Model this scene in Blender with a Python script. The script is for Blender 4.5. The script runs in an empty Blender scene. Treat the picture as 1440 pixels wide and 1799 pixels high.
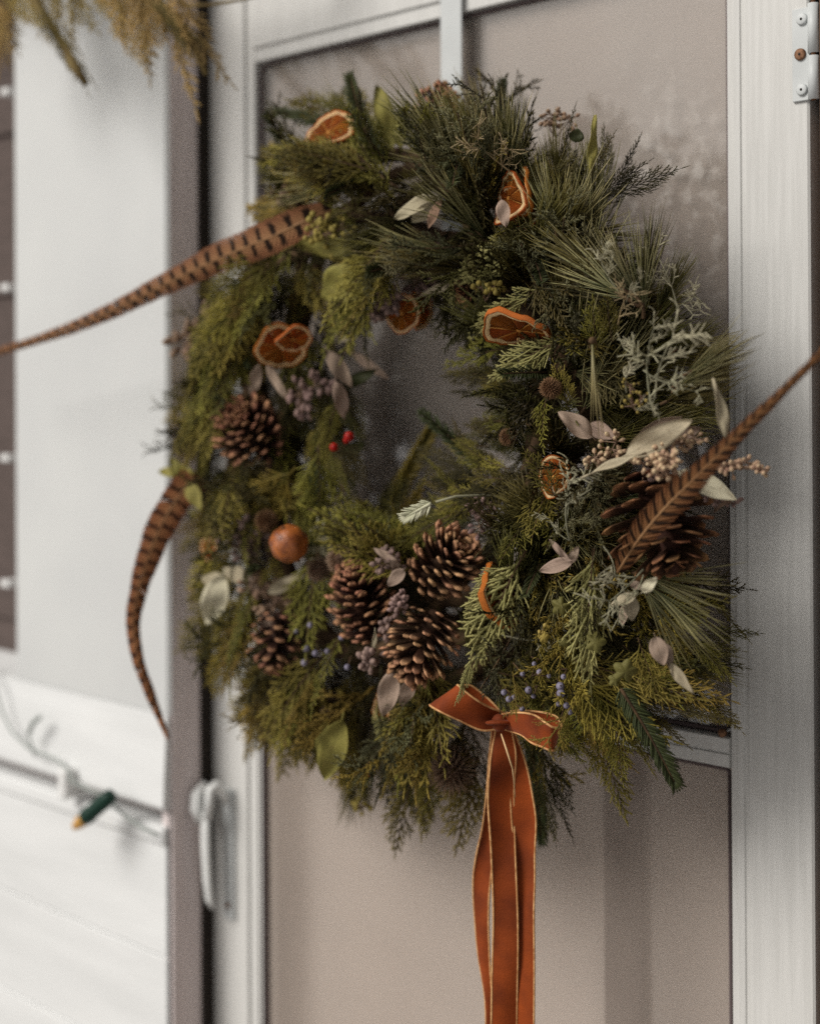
import bpy, math, random
import numpy as np
from mathutils import Matrix, Vector
random.seed(7); rng = np.random.default_rng(7)
scene = bpy.context.scene
col = scene.collection

# ------------------------------------------------------------------ camera
# The door's outer face is the plane y = 0, x runs along the door, z is up, metres.
FPX, PX0, PY0 = 2500.0, 720.0, 678.0
CAM = np.array([1.365, -1.117, 1.5])
def cam_basis(yaw=math.atan2(.676, .736), pitch=.25, roll=.3):
    f = np.array([-math.sin(yaw), math.cos(yaw), 0]); r = np.array([math.cos(yaw), math.sin(yaw), 0]); u = np.array([0, 0, 1.])
    p = math.radians(pitch); f, u = f*math.cos(p)+u*math.sin(p), u*math.cos(p)-f*math.sin(p)
    a = math.radians(roll); r, u = r*math.cos(a)-u*math.sin(a), u*math.cos(a)+r*math.sin(a)
    return r, u, f
CR, CU, CF = cam_basis()
cd = bpy.data.cameras.new('camera'); cam = bpy.data.objects.new('camera', cd); col.objects.link(cam)
m = Matrix.Identity(4)
for i in range(3):
    m[i][0] = CR[i]; m[i][1] = CU[i]; m[i][2] = -CF[i]; m[i][3] = CAM[i]
cam.matrix_world = m
cd.sensor_fit = 'HORIZONTAL'; cd.sensor_width = 24.0; cd.lens = 24.0*FPX/1440
cd.shift_y = -(899.5-PY0)/1440
cd.clip_start = .02; cd.clip_end = 400
cd.dof.use_dof = True; cd.dof.focus_distance = 1.17; cd.dof.aperture_fstop = 2.05
cd.dof.aperture_blades = 0
scene.camera = cam

# ------------------------------------------------------------------ world, sun, exposure
SUN_EL, SUN_AZ = math.radians(38), math.radians(205)    # azimuth measured clockwise from +Y: light from the front left
w = bpy.data.worlds.new('World'); scene.world = w; w.use_nodes = True
nt = w.node_tree; bg = nt.nodes['Background']
sky = nt.nodes.new('ShaderNodeTexSky'); sky.sky_type = 'NISHITA'; sky.sun_disc = False
sky.sun_elevation = SUN_EL; sky.sun_rotation = SUN_AZ; sky.dust_density = 4; sky.air_density = 1.2
hs = nt.nodes.new('ShaderNodeHueSaturation'); hs.inputs['Saturation'].default_value = .10
tint = nt.nodes.new('ShaderNodeMix'); tint.data_type = 'RGBA'; tint.blend_type = 'MULTIPLY'; tint.inputs[0].default_value = 1; tint.inputs[7].default_value = (1, .955, .905, 1)
nt.links.new(sky.outputs[0], hs.inputs['Color']); nt.links.new(hs.outputs[0], tint.inputs[6]); nt.links.new(tint.outputs[2], bg.inputs[0])
bg.inputs[1].default_value = .052
sd = bpy.data.lights.new('sun', 'SUN'); sd.energy = 3.2; sd.angle = math.radians(30); sd.color = (1, .965, .91)
so = bpy.data.objects.new('sun', sd); col.objects.link(so)
sdir = Vector((math.sin(SUN_AZ)*math.cos(SUN_EL), math.cos(SUN_AZ)*math.cos(SUN_EL), math.sin(SUN_EL)))
so.rotation_euler = sdir.to_track_quat('Z', 'Y').to_euler()
scene.view_settings.view_transform = 'Standard'; scene.view_settings.look = 'None'
scene.view_settings.exposure = -0.14; scene.view_settings.gamma = 1
scene.view_settings.use_curve_mapping = False
scene.render.engine = 'CYCLES'
scene.cycles.use_denoising = False
scene.cycles.max_bounces = 8; scene.cycles.transparent_max_bounces = 12
scene.cycles.caustics_reflective = False; scene.cycles.caustics_refractive = False

# ------------------------------------------------------------------ helpers
def at(px, py, h=0.):
    """point on the plane h metres in front of the door seen at a photograph position"""
    d = CF*FPX + CR*(px-PX0) - CU*(py-PY0)
    t = (-h - CAM[1])/d[1]
    return CAM + d*t
def zof(p): return float((np.asarray(p)-CAM) @ CF)
def mpx(p): return zof(p)/FPX           # metres per photograph pixel at p
def proj(p):
    v = np.asarray(p)-CAM; z = v @ CF
    return PX0+FPX*(v@CR)/z, PY0-FPX*(v@CU)/z
def inside(x, y, poly):
    r = False; n = len(poly); j = n-1
    for i in range(n):
        xi, yi = poly[i]; xj, yj = poly[j]
        if (yi > y) != (yj > y) and x < (xj-xi)*(y-yi)/(yj-yi)+xi: r = not r
        j = i
    return r
def nrm(v):
    v = np.asarray(v, float); return v/(np.linalg.norm(v)+1e-12)
def srgb(r, g, b):
    f = lambda c: (c/255/12.92) if c/255 <= .04045 else ((c/255+.055)/1.055)**2.4
    return (f(r), f(g), f(b), 1)

class MB:
    def __init__(s): s.V = []; s.F = []; s.M = []; s.n = 0; s.UV = []; s.A = []
    def add(s, V, F, mi=0, uv=None, a=None):
        V = np.asarray(V, float)
        s.V.append(V); s.F += [tuple(i+s.n for i in f) for f in F]; s.M += [mi]*len(F)
        s.UV.append(np.zeros((len(V), 2)) if uv is None else np.asarray(uv, float))
        s.A.append(np.zeros(len(V)) if a is None else np.asarray(a, float))
        s.n += len(V)
    def mesh(s, name, mats, smooth=True, bevel=0):
        me = bpy.data.meshes.new(name)
        V = np.concatenate(s.V)
        me.from_pydata(V.tolist(), [], s.F)
        for mt in (mats if isinstance(mats, (list, tuple)) else [mats]): me.materials.append(mt)
        me.polygons.foreach_set('material_index', s.M)
        me.polygons.foreach_set('use_smooth', [smooth]*len(s.F))
        li = np.zeros(len(me.loops), int); me.loops.foreach_get('vertex_index', li)
        UV = np.concatenate(s.UV); A = np.concatenate(s.A)
        if np.any(UV):
            l = me.uv_layers.new(name='uv'); l.data.foreach_set('uv', UV[li].ravel())
        if np.any(A):
            at_ = me.attributes.new('tip', 'FLOAT', 'POINT'); at_.data.foreach_set('value', A)
        me.update(); return me
def link(name, data, parent=None, M=None, label=None, cat=None, group=None, kind=None):
    o = bpy.data.objects.new(name, data); col.objects.link(o)
    M = Matrix.Identity(4) if M is None else M
    if parent is not None:
        o.parent = parent; o.matrix_basis = world_of(parent).inverted() @ M
    else: o.matrix_basis = M
    o['_w'] = [c for r in M for c in r]
    for k, v in (('label', label), ('category', cat), ('group', group), ('kind', kind)):
        if v: o[k] = v
    return o
def world_of(o):
    v = list(o['_w']); return Matrix([v[0:4], v[4:8], v[8:12], v[12:16]])
def empty(name, loc, label, cat, group=None):
    return link(name, None, None, Matrix.Translation(Vector(loc)), label, cat, group)
def frame(o, d, n, s=1.0):
    """matrix whose X is d and whose Z is close to n"""
    x = nrm(d); z = np.asarray(n, float); z = z - x*(z@x)
    if np.linalg.norm(z) < 1e-4: z = np.cross(x, [.3, .5, .8])
    z = nrm(z); y = np.cross(z, x); s = (s, s, s) if np.isscalar(s) else s
    M = Matrix.Identity(4)
    for i in range(3): M[i][0] = x[i]*s[0]; M[i][1] = y[i]*s[1]; M[i][2] = z[i]*s[2]; M[i][3] = o[i]
    return M
def tube(mb, P, r, k=4, up=(0, 0, 1), flat=1., mi=0, cap=True, a=None, roll=0.):
    P = np.asarray(P, float); n = len(P); r = np.broadcast_to(np.asarray(r, float), (n,))
    T = np.gradient(P, axis=0); T /= np.linalg.norm(T, axis=1)[:, None]+1e-12
    U = np.broadcast_to(np.asarray(up, float), (n, 3)) if np.ndim(up) == 1 else np.asarray(up, float)
    N = U - T*(np.sum(U*T, 1)[:, None]); nn = np.linalg.norm(N, axis=1)
    if nn.min() < 1e-3:
        U = np.array([.57, .31, .2]); N = U - T*(T@U)[:, None]; nn = np.linalg.norm(N, axis=1)
    N /= nn[:, None]; S = np.cross(T, N)
    an = np.arange(k)/k*2*math.pi + roll
    V = P[:, None, :] + (np.cos(an)[None, :, None]*S[:, None, :] + np.sin(an)[None, :, None]*N[:, None, :]*flat)*r[:, None, None]
    V = V.reshape(-1, 3); F = []
    for i in range(n-1):
        for j in range(k):
            q = (j+1) % k; F.append((i*k+j, i*k+q, (i+1)*k+q, (i+1)*k+j))
    if cap: F.append(tuple(range(k))[::-1]); F.append(tuple((n-1)*k+j for j in range(k)))
    uv = np.stack([np.repeat(np.linspace(0.001, 1, n), k), np.tile(np.cos(an)*.5+.5, n)], 1)
    A = None if a is None else np.repeat(np.broadcast_to(np.asarray(a, float), (n,)), k)
    mb.add(V, F, mi, uv, A)
def ball(mb, c, r, seg=8, rings=6, mi=0, sc=(1, 1, 1), a=None, axis=None):
    V = [[0, 0, 1]]; 
    for i in range(1, rings):
        t = math.pi*i/rings
        for j in range(seg):
            p = 2*math.pi*j/seg; V.append([math.sin(t)*math.cos(p), math.sin(t)*math.sin(p), math.cos(t)])
    V.append([0, 0, -1]); V = np.array(V)*np.array(sc)*r
    if axis is not None:
        M = np.array(frame((0, 0, 0), axis, (.3, .2, .9)))[:3, :3]; V = V[:, [2, 0, 1]] @ M.T
    F = [(0, 1+j, 1+(j+1) % seg) for j in range(seg)]
    for i in range(rings-2):
        for j in range(seg):
            q = (j+1) % seg; F.append((1+i*seg+j, 1+(i+1)*seg+j, 1+(i+1)*seg+q, 1+i*seg+q))
    l = 1+(rings-1)*seg; b = 1+(rings-2)*seg
    F += [(b+j, l, b+(j+1) % seg) for j in range(seg)]
    mb.add(V+np.asarray(c), F, mi, None, None if a is None else np.full(len(V), a))
def box(mb, x0, x1, y0, y1, z0, z1, mi=0, b=.0015):
    """bevelled box: 24 vertices, chamfered edges"""
    b = min(b, (x1-x0)*.3, (y1-y0)*.3, (z1-z0)*.3)
    xs, ys, zs = (x0, x1), (y0, y1), (z0, z1); V = []; idx = {}
    for i in (0, 1):
        for j in (0, 1):
            for k in (0, 1):
                sx, sy, sz = (1 if i == 0 else -1)*b, (1 if j == 0 else -1)*b, (1 if k == 0 else -1)*b
                c = (xs[i], ys[j], zs[k])
                idx[i, j, k, 0] = len(V); V.append((c[0], c[1]+sy, c[2]+sz))
                idx[i, j, k, 1] = len(V); V.append((c[0]+sx, c[1], c[2]+sz))
                idx[i, j, k, 2] = len(V); V.append((c[0]+sx, c[1]+sy, c[2]))
    F = []
    cen = np.array([(x0+x1)/2, (y0+y1)/2, (z0+z1)/2]); VV = np.array(V)
    def f(*q):
        p = VV[list(q)]; nn_ = np.cross(p[1]-p[0], p[2]-p[0])
        if nn_ @ (p.mean(0)-cen) < 0: q = q[::-1]
        F.append(tuple(q))
    g = lambda i, j, k, a: idx[i, j, k, a]
    for s in (0, 1):
        f(g(s,0,0,0), g(s,1,0,0), g(s,1,1,0), g(s,0,1,0)); f(g(0,s,0,1), g(1,s,0,1), g(1,s,1,1), g(0,s,1,1)); f(g(0,0,s,2), g(1,0,s,2), g(1,1,s,2), g(0,1,s,2))
        for t in (0, 1):
            f(g(0,s,t,1), g(1,s,t,1), g(1,s,t,2), g(0,s,t,2)); f(g(s,0,t,0), g(s,1,t,0), g(s,1,t,2), g(s,0,t,2)); f(g(s,t,0,0), g(s,t,1,0), g(s,t,1,1), g(s,t,0,1))
            for u in (0, 1): f(g(s,t,u,0), g(s,t,u,1), g(s,t,u,2))
    mb.add(V, F, mi)
def bx(name, parent, mat, *dims, b=.0015, **kw):
    mb = MB(); box(mb, *dims, b=b); me = mb.mesh(name, mat, smooth=False)
    return link(name, me, parent, None, **kw)

# ------------------------------------------------------------------ materials
def mat(name, c1, c2=None, rough=.7, nscale=30, bump=0., bscale=200, rand=0., stretch=None, tip=None, spec=.16, sheen=0., trans=0., tex='OBJ', fac=(.35, .65), stain=None, metal=0.):
    m = bpy.data.materials.new(name); m.use_nodes = True; nt = m.node_tree; N = nt.nodes; L = nt.links
    b = N['Principled BSDF']; b.inputs['Roughness'].default_value = rough; b.inputs['Specular IOR Level'].default_value = spec
    b.inputs['Metallic'].default_value = metal
    if sheen: b.inputs['Sheen Weight'].default_value = sheen; b.inputs['Sheen Roughness'].default_value = .35
    tc = N.new('ShaderNodeTexCoord'); mp = N.new('ShaderNodeMapping'); L.new(tc.outputs['Object'], mp.inputs[0])
    if stretch: mp.inputs['Scale'].default_value = stretch
    def rgb(c):
        n = N.new('ShaderNodeRGB'); n.outputs[0].default_value = c if len(c) == 4 else (*c, 1); return n.outputs[0]
    def mix(f, a, bb):
        n = N.new('ShaderNodeMix'); n.data_type = 'RGBA'
        if isinstance(f, float): n.inputs[0].default_value = f
        else: L.new(f, n.inputs[0])
        L.new(a, n.inputs[6]); L.new(bb, n.inputs[7]); return n.outputs[2]
    src = rgb(c1)
    if c2 is not None:
        no = N.new('ShaderNodeTexNoise'); no.inputs['Scale'].default_value = nscale; no.inputs['Detail'].default_value = 5; L.new(mp.outputs[0], no.inputs[0])
        mr = N.new('ShaderNodeMapRange'); mr.inputs[1].default_value = fac[0]; mr.inputs[2].default_value = fac[1]; L.new(no.outputs[0], mr.inputs[0])
        src = mix(mr.outputs[0], src, rgb(c2))
    if tip is not None:
        an = N.new('ShaderNodeAttribute'); an.attribute_name = 'tip'
        src = mix(an.outputs['Fac'], src, rgb(tip))
    if stain is not None:      # (colour, scale, threshold)
        no = N.new('ShaderNodeTexNoise'); no.inputs['Scale'].default_value = stain[1]; no.inputs['Detail'].default_value = 8; no.inputs['Roughness'].default_value = .7; L.new(mp.outputs[0], no.inputs[0])
        mr = N.new('ShaderNodeMapRange'); mr.inputs[1].default_value = stain[2]; mr.inputs[2].default_value = stain[2]+.14; mr.inputs[4].default_value = stain[3]; L.new(no.outputs[0], mr.inputs[0])
        src = mix(mr.outputs[0], src, rgb(stain[0]))
    if rand:
        oi = N.new('ShaderNodeObjectInfo'); h = N.new('ShaderNodeHueSaturation')
        mr = N.new('ShaderNodeMapRange'); mr.inputs[3].default_value = 1-rand; mr.inputs[4].default_value = 1+rand; L.new(oi.outputs['Random'], mr.inputs[0]); L.new(mr.outputs[0], h.inputs['Value'])
        mm = N.new('ShaderNodeMath'); mm.operation = 'MULTIPLY'; mm.inputs[1].default_value = 7.31; L.new(oi.outputs['Random'], mm.inputs[0])
        fr = N.new('ShaderNodeMath'); fr.operation = 'FRACT'; L.new(mm.outputs[0], fr.inputs[0])
        mh = N.new('ShaderNodeMapRange'); mh.inputs[3].default_value = .5-.05*rand; mh.inputs[4].default_value = .5+.04*rand; L.new(fr.outputs[0], mh.inputs[0]); L.new(mh.outputs[0], h.inputs['Hue'])
        L.new(src, h.inputs['Color']); src = h.outputs[0]
    L.new(src, b.inputs['Base Color'])
    if bump:
        nb = N.new('ShaderNodeTexNoise'); nb.inputs['Scale'].default_value = bscale; nb.inputs['Detail'].default_value = 4; L.new(mp.outputs[0], nb.inputs[0])
        bp = N.new('ShaderNodeBump'); bp.inputs['Strength'].default_value = bump; bp.inputs['Distance'].default_value = .002; L.new(nb.outputs[0], bp.inputs['Height']); L.new(bp.outputs[0], b.inputs['Normal'])
    if trans:
        t = N.new('ShaderNodeBsdfTranslucent'); L.new(src, t.inputs[0]); ms = N.new('ShaderNodeMixShader'); ms.inputs[0].default_value = trans
        L.new(b.outputs[0], ms.inputs[1]); L.new(t.outputs[0], ms.inputs[2]); L.new(ms.outputs[0], N['Material Output'].inputs[0])
    m['src'] = 1
    return m
WHITE = mat('white_aluminium', (.63, .625, .605), (.57, .565, .545), rough=.5, nscale=9, bump=.12, bscale=60, stretch=(30, 30, 1.2), stain=((.30, .22, .16), 44, .63, .7))
WHITE2 = mat('white_painted_wood', (.63, .64, .63), (.56, .57, .57), rough=.65, nscale=3, bump=.15, bscale=40, stain=((.42, .38, .33), 16, .68, .4))
WHITE3 = mat('base_white', (.75, .76, .76), (.68, .69, .69), rough=.6, nscale=4, bump=.2, bscale=30, stretch=(1, 1, 6), stain=((.5, .47, .44), 22, .7, .3))  # lighter tone of white than on the pilaster shaft
JAMB = mat('jamb_paint', (.74, .66, .65), (.68, .60, .59), rough=.6, nscale=12, bump=.1, stretch=(8, 8, 1))
DARKGAP = mat('gap_shade_strip', (.03, .024, .02), rough=.8)  # near-black fill standing in for the shade inside narrow gaps
BROWN = mat('brown_siding', (.115, .088, .08), (.09, .07, .063), rough=.8, nscale=20, bump=.4, bscale=90, stretch=(1, 1, 9))
GASKET = mat('gasket', (.10, .075, .075), rough=.6)
CEDAR = mat('cedar_green', (.125, .108, .016), (.052, .050, .009), rough=.5, nscale=60, rand=.45, trans=.15, tip=(.33, .285, .06))  # bright tips carry part of the highlight on the sprays
CEDAR_Y = mat('cedar_olive', (.15, .112, .018), (.065, .056, .011), rough=.55, nscale=60, rand=.45, trans=.15, tip=(.35, .265, .055))
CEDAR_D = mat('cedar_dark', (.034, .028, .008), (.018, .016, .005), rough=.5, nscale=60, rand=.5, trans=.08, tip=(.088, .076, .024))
PINE = mat('pine_green', (.042, .037, .011), (.026, .025, .007), rough=.38, nscale=40, rand=.45, tip=(.15, .13, .034), spec=.25)
PINE_H = mat('pine_needle_light', (.11, .115, .05), (.08, .09, .04), rough=.4, nscale=40, rand=.2, tip=(.34, .29, .13), spec=.22)
FIR = mat('fir_green', (.042, .047, .016), (.028, .033, .012), rough=.45, nscale=40, rand=.25, tip=(.06, .07, .03))
FIR_S = mat('fir_silver', (.62, .60, .44), (.5, .5, .34), rough=.6, nscale=60)
JUN = mat('juniper_green', (.06, .054, .018), (.036, .036, .011), rough=.6, nscale=60, rand=.5, tip=(.15, .145, .075))
LICHEN = mat('silvery_juniper', (.22, .215, .145), (.14, .14, .09), rough=.8, nscale=90, rand=.2, tip=(.40, .37, .25))
TWIG = mat('twig_bark', (.10, .06, .03), (.05, .03, .018), rough=.85, nscale=90, bump=.5)
CONE = mat('pinecone_scale', (.035, .016, .009), (.05, .022, .012), rough=.7, nscale=200, rand=.25, tip=(.58, .32, .17), bump=.4, bscale=600)
CONE_R = mat('pinecone_scale_reddish', (.03, .012, .009), (.045, .018, .012), rough=.7, nscale=200, rand=.25, tip=(.50, .25, .14), bump=.4, bscale=600)
CONE_D = mat('open_cone_scale', (.03, .014, .008), (.055, .026, .014), rough=.75, nscale=150, rand=.3, tip=(.32, .155, .07), bump=.5, bscale=600)
RIND = mat('orange_rind', (.62, .19, .03), (.45, .11, .018), rough=.5, nscale=90, bump=.5, bscale=700, rand=.2)
PITH = mat('orange_pith', (.90, .68, .40), (.80, .52, .24), rough=.75, nscale=120, bump=.4, bscale=500, rand=.1, trans=.15)
MEMB = mat('orange_membrane', (.62, .3, .07), (.46, .18, .035), rough=.6, nscale=120)
FLESH = mat('orange_flesh', (.56, .17, .022), (.34, .085, .012), trans=.35, rough=.38, nscale=220, bump=.8, bscale=500, rand=.25)
PEEL = mat('dried_orange_peel', (.44, .13, .025), (.17, .045, .014), rough=.38, spec=.5, nscale=2.2, bump=.5, bscale=9)
LEAFP = mat('eucalyptus_leaf', (.50, .43, .30), (.38, .33, .22), rough=.65, nscale=70, rand=.12, bump=.25, bscale=300, trans=.15)
LEAFM = mat('eucalyptus_leaf_mauve', (.42, .31, .24), (.30, .22, .165), rough=.65, nscale=70, rand=.15, bump=.25, bscale=300, trans=.15)
LEAFW = mat('eucalyptus_leaf_white', (.70, .65, .48), (.6, .55, .39), rough=.6, nscale=50, bump=.2, bscale=300, trans=.12)
LEAFG = mat('lime_leaf', (.32, .28, .075), (.22, .20, .05), rough=.5, nscale=50, rand=.1, bump=.3, bscale=250, trans=.2)
LEAFD = mat('dark_leaf', (.05, .055, .02), (.03, .036, .014), rough=.4, nscale=50, bump=.3)
IVY = mat('ivy_leaf', (.12, .12, .03), (.18, .15, .05), rough=.45, nscale=60, bump=.3, bscale=200)
SEED = mat('eucalyptus_seed', (.42, .28, .18), (.31, .18, .13), rough=.7, nscale=120, rand=.2, bump=.3, bscale=600, tip=(.52, .39, .24))
SEED_M = mat('mauve_seed', (.21, .145, .125), (.14, .09, .085), rough=.75, nscale=120, rand=.2, tip=(.3, .2, .17))
SEED_Y = mat('yellow_bud', (.36, .28, .07), (.24, .18, .04), rough=.75, nscale=120, rand=.2, tip=(.3, .24, .08))
SEEDSTEM = mat('seed_stem', (.30, .2, .14), (.2, .13, .09), rough=.7, nscale=90)
BERRYB = mat('juniper_berry', (.09, .08, .12), (.24, .22, .29), rough=.6, nscale=160, rand=.2)
BERRYR = mat('red_berry', (.45, .015, .008), (.3, .01, .008), rough=.25, nscale=90)
FUZZ = mat('thistle_brown', (.16, .075, .035), (.09, .045, .022), rough=.85, nscale=150, tip=(.26, .15, .08))
FUZZ_P = mat('dried_bloom_tan', (.27, .17, .11), (.17, .105, .075), rough=.85, nscale=100, tip=(.36, .25, .17))
VELVET = mat('rust_velvet', (.30, .054, .006), (.12, .020, .003), rough=.7, nscale=30, sheen=.12, bump=.3, bscale=900, spec=.2, fac=(.3, .7))
RIB_EDGE = mat('ribbon_edge_tan', (.66, .38, .17), (.42, .19, .07), rough=.6, nscale=200)
RIB_BACK = mat('ribbon_satin_back', (.62, .42, .22), rough=.5)
SHAFT = mat('feather_shaft', (.34, .19, .09), (.22, .11, .05), rough=.5, nscale=40)
METAL = mat('white_enamel', (.58, .60, .60), (.52, .54, .54), rough=.35, nscale=20, stain=((.3, .2, .12), 60, .66, .6))
HANDLE = mat('handle_white', (.78, .79, .78), (.70, .71, .70), rough=.35, nscale=20)
RUST = mat('rusted_screw', (.26, .14, .08), (.14, .07, .04), rough=.6, nscale=300, bump=.5, metal=.3)
SOCKET = mat('green_plastic', (.012, .04, .028), rough=.4)
BULB = mat('amber_bulb', (.6, .33, .09), rough=.25)
WIRE = mat('pale_cable', (.33, .36, .34), rough=.6)
CLIP = mat('white_plastic_clip', (.75, .75, .74), rough=.4)

def feather_mat(name, base, bar, nb, slant, spots=0.):
    m = bpy.data.materials.new(name); m.use_nodes = True; nt = m.node_tree; N = nt.nodes; L = nt.links
    b = N['Principled BSDF']; b.inputs['Roughness'].default_value = .6; b.inputs['Specular IOR Level'].default_value = .1
    uv = N.new('ShaderNodeUVMap'); sp = N.new('ShaderNodeSeparateXYZ'); L.new(uv.outputs[0], sp.inputs[0])
    def M(op, a, c=None, d=None):
        n = N.new('ShaderNodeMath'); n.operation = op
        for i, v in enumerate((a, c, d)):
            if v is None: continue
            if isinstance(v, (int, float)): n.inputs[i].default_value = v
            else: L.new(v, n.inputs[i])
        return n.outputs[0]
    v = M('ABSOLUTE', M('SUBTRACT', sp.outputs[1], .5)); v2 = M('MULTIPLY', v, 2.)        # 0 at shaft, 1 at edge
    no = N.new('ShaderNodeTexNoise'); no.inputs['Scale'].default_value = 60; tc = N.new('ShaderNodeTexCoord'); L.new(tc.outputs['Object'], no.inputs[0])
    side = M('MULTIPLY', M('GREATER_THAN', sp.outputs[1], .5), .35)
    ph = M('ADD', M('SUBTRACT', M('MULTIPLY', sp.outputs[0], nb), M('MULTIPLY', v2, slant)), M('ADD', M('MULTIPLY', no.outputs[0], .5), side))
    fr = M('ABSOLUTE', M('SUBTRACT', M('FRACT', ph), .5))
    mr = N.new('ShaderNodeMapRange'); mr.inputs[1].default_value = .13; mr.inputs[2].default_value = .22; mr.inputs[3].default_value = 1; mr.inputs[4].default_value = 0; L.new(fr, mr.inputs[0])
    edge = N.new('ShaderNodeMapRange'); edge.inputs[1].default_value = .55+.4*(1-spots); edge.inputs[2].default_value = .85+.4*(1-spots); edge.inputs[3].default_value = 1; edge.inputs[4].default_value = 0.; L.new(v2, edge.inputs[0])
    f = M('MULTIPLY', mr.outputs[0], edge.outputs[0])
    mx = N.new('ShaderNodeMix'); mx.data_type = 'RGBA'; L.new(f, mx.inputs[0]); mx.inputs[7].default_value = (*bar, 1)
    mb_ = N.new('ShaderNodeMix'); mb_.data_type = 'RGBA'; L.new(v2, mb_.inputs[0]); mb_.inputs[6].default_value = (*base, 1); mb_.inputs[7].default_value = (base[0]*.9, base[1]*.72, base[2]*.75, 1)
    L.new(mb_.outputs[2], mx.inputs[6]); L.new(mx.outputs[2], b.inputs['Base Color'])
    t = N.new('ShaderNodeBsdfTranslucent'); L.new(mx.outputs[2], t.inputs[0]); ms = N.new('ShaderNodeMixShader'); ms.inputs[0].default_value = .2
    L.new(b.outputs[0], ms.inputs[1]); L.new(t.outputs[0], ms.inputs[2]); L.new(ms.outputs[0], N['Material Output'].inputs[0])
    return m

def glass_mat():
    m = bpy.data.materials.new('window_glass'); m.use_nodes = True; nt = m.node_tree; N = nt.nodes; L = nt.links
    N.remove(N['Principled BSDF'])
    def M(op, a, c=None):
        n = N.new('ShaderNodeMath'); n.operation = op; n.use_clamp = op != 'SUBTRACT'
        for i, v in enumerate((a, c)):
            if v is None: continue
            if isinstance(v, (int, float)): n.inputs[i].default_value = v
            else: L.new(v, n.inputs[i])
        return n.outputs[0]
    t = N.new('ShaderNodeBsdfTransparent'); t.inputs[0].default_value = (.97, .965, .96, 1)
    g = N.new('ShaderNodeBsdfGlossy'); g.inputs['Roughness'].default_value = .05
    d = N.new('ShaderNodeBsdfDiffuse'); d.inputs[0].default_value = (.62, .58, .54, 1)
    lw = N.new('ShaderNodeLayerWeight'); lw.inputs[0].default_value = .5
    fr = M('ADD', M('MULTIPLY', M('POWER', lw.outputs['Facing'], 4.), .6), .12)
    ms = N.new('ShaderNodeMixShader'); L.new(fr, ms.inputs[0]); L.new(t.outputs[0], ms.inputs[1]); L.new(g.outputs[0], ms.inputs[2])
    # dirt film, plus a mottled reflection painted as pale patches at the upper right
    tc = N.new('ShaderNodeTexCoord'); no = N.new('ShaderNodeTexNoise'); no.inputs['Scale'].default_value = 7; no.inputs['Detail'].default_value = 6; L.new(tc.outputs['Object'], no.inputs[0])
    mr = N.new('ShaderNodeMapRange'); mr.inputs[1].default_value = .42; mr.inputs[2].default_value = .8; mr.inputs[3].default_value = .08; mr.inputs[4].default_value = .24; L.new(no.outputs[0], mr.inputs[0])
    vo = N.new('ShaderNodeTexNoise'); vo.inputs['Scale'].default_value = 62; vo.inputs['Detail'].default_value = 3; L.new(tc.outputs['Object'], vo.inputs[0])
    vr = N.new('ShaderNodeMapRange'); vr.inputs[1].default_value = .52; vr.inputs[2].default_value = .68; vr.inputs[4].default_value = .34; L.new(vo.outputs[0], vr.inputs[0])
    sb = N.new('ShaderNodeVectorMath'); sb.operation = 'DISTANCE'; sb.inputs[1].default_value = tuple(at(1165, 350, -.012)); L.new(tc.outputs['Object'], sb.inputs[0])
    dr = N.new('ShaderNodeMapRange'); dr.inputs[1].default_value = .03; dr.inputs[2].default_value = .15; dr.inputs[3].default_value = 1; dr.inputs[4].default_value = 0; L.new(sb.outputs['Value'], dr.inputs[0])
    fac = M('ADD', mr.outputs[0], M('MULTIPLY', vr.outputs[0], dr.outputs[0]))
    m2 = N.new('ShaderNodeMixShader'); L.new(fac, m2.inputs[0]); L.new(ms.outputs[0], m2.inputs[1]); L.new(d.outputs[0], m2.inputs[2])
    L.new(m2.outputs[0], N['Material Output'].inputs[0]); return m
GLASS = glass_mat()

def screen_mat():
    m = mat('insect_screen', (.42, .355, .31), (.50, .425, .37), rough=.7, nscale=5, fac=(.3, .7))
    nt = m.node_tree; N = nt.nodes; L = nt.links; b = N['Principled BSDF']
    tc = N.new('ShaderNodeTexCoord'); out = []
    for d in ('X', 'Z'):
        wv = N.new('ShaderNodeTexWave'); wv.bands_direction = d; wv.inputs['Scale'].default_value = 1/(.0019*3.18); wv.inputs['Distortion'].default_value = .0
        L.new(tc.outputs['Object'], wv.inputs[0]); out.append(wv.outputs[0])
    mm = N.new('ShaderNodeMath'); mm.operation = 'MAXIMUM'; L.new(out[0], mm.inputs[0]); L.new(out[1], mm.inputs[1])
    mr = N.new('ShaderNodeMapRange'); mr.inputs[3].default_value = .78; mr.inputs[4].default_value = 1.12; L.new(mm.outputs[0], mr.inputs[0])
    old = b.inputs['Base Color'].links[0].from_socket
    h = N.new('ShaderNodeHueSaturation'); L.new(old, h.inputs['Color']); L.new(mr.outputs[0], h.inputs['Value']); L.new(h.outputs[0], b.inputs['Base Color'])
    return m
SCREEN = screen_mat()
SCREEN_L = screen_mat(); SCREEN_L.name = 'insect_screen_open'
def open_up(m, f):
    nt = m.node_tree; N = nt.nodes; t = N.new('ShaderNodeBsdfTransparent'); ms = N.new('ShaderNodeMixShader'); ms.inputs[0].default_value = f
    nt.links.new(N['Principled BSDF'].outputs[0], ms.inputs[1]); nt.links.new(t.outputs[0], ms.inputs[2]); nt.links.new(ms.outputs[0], N['Material Output'].inputs[0])
open_up(SCREEN_L, .64)

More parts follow.
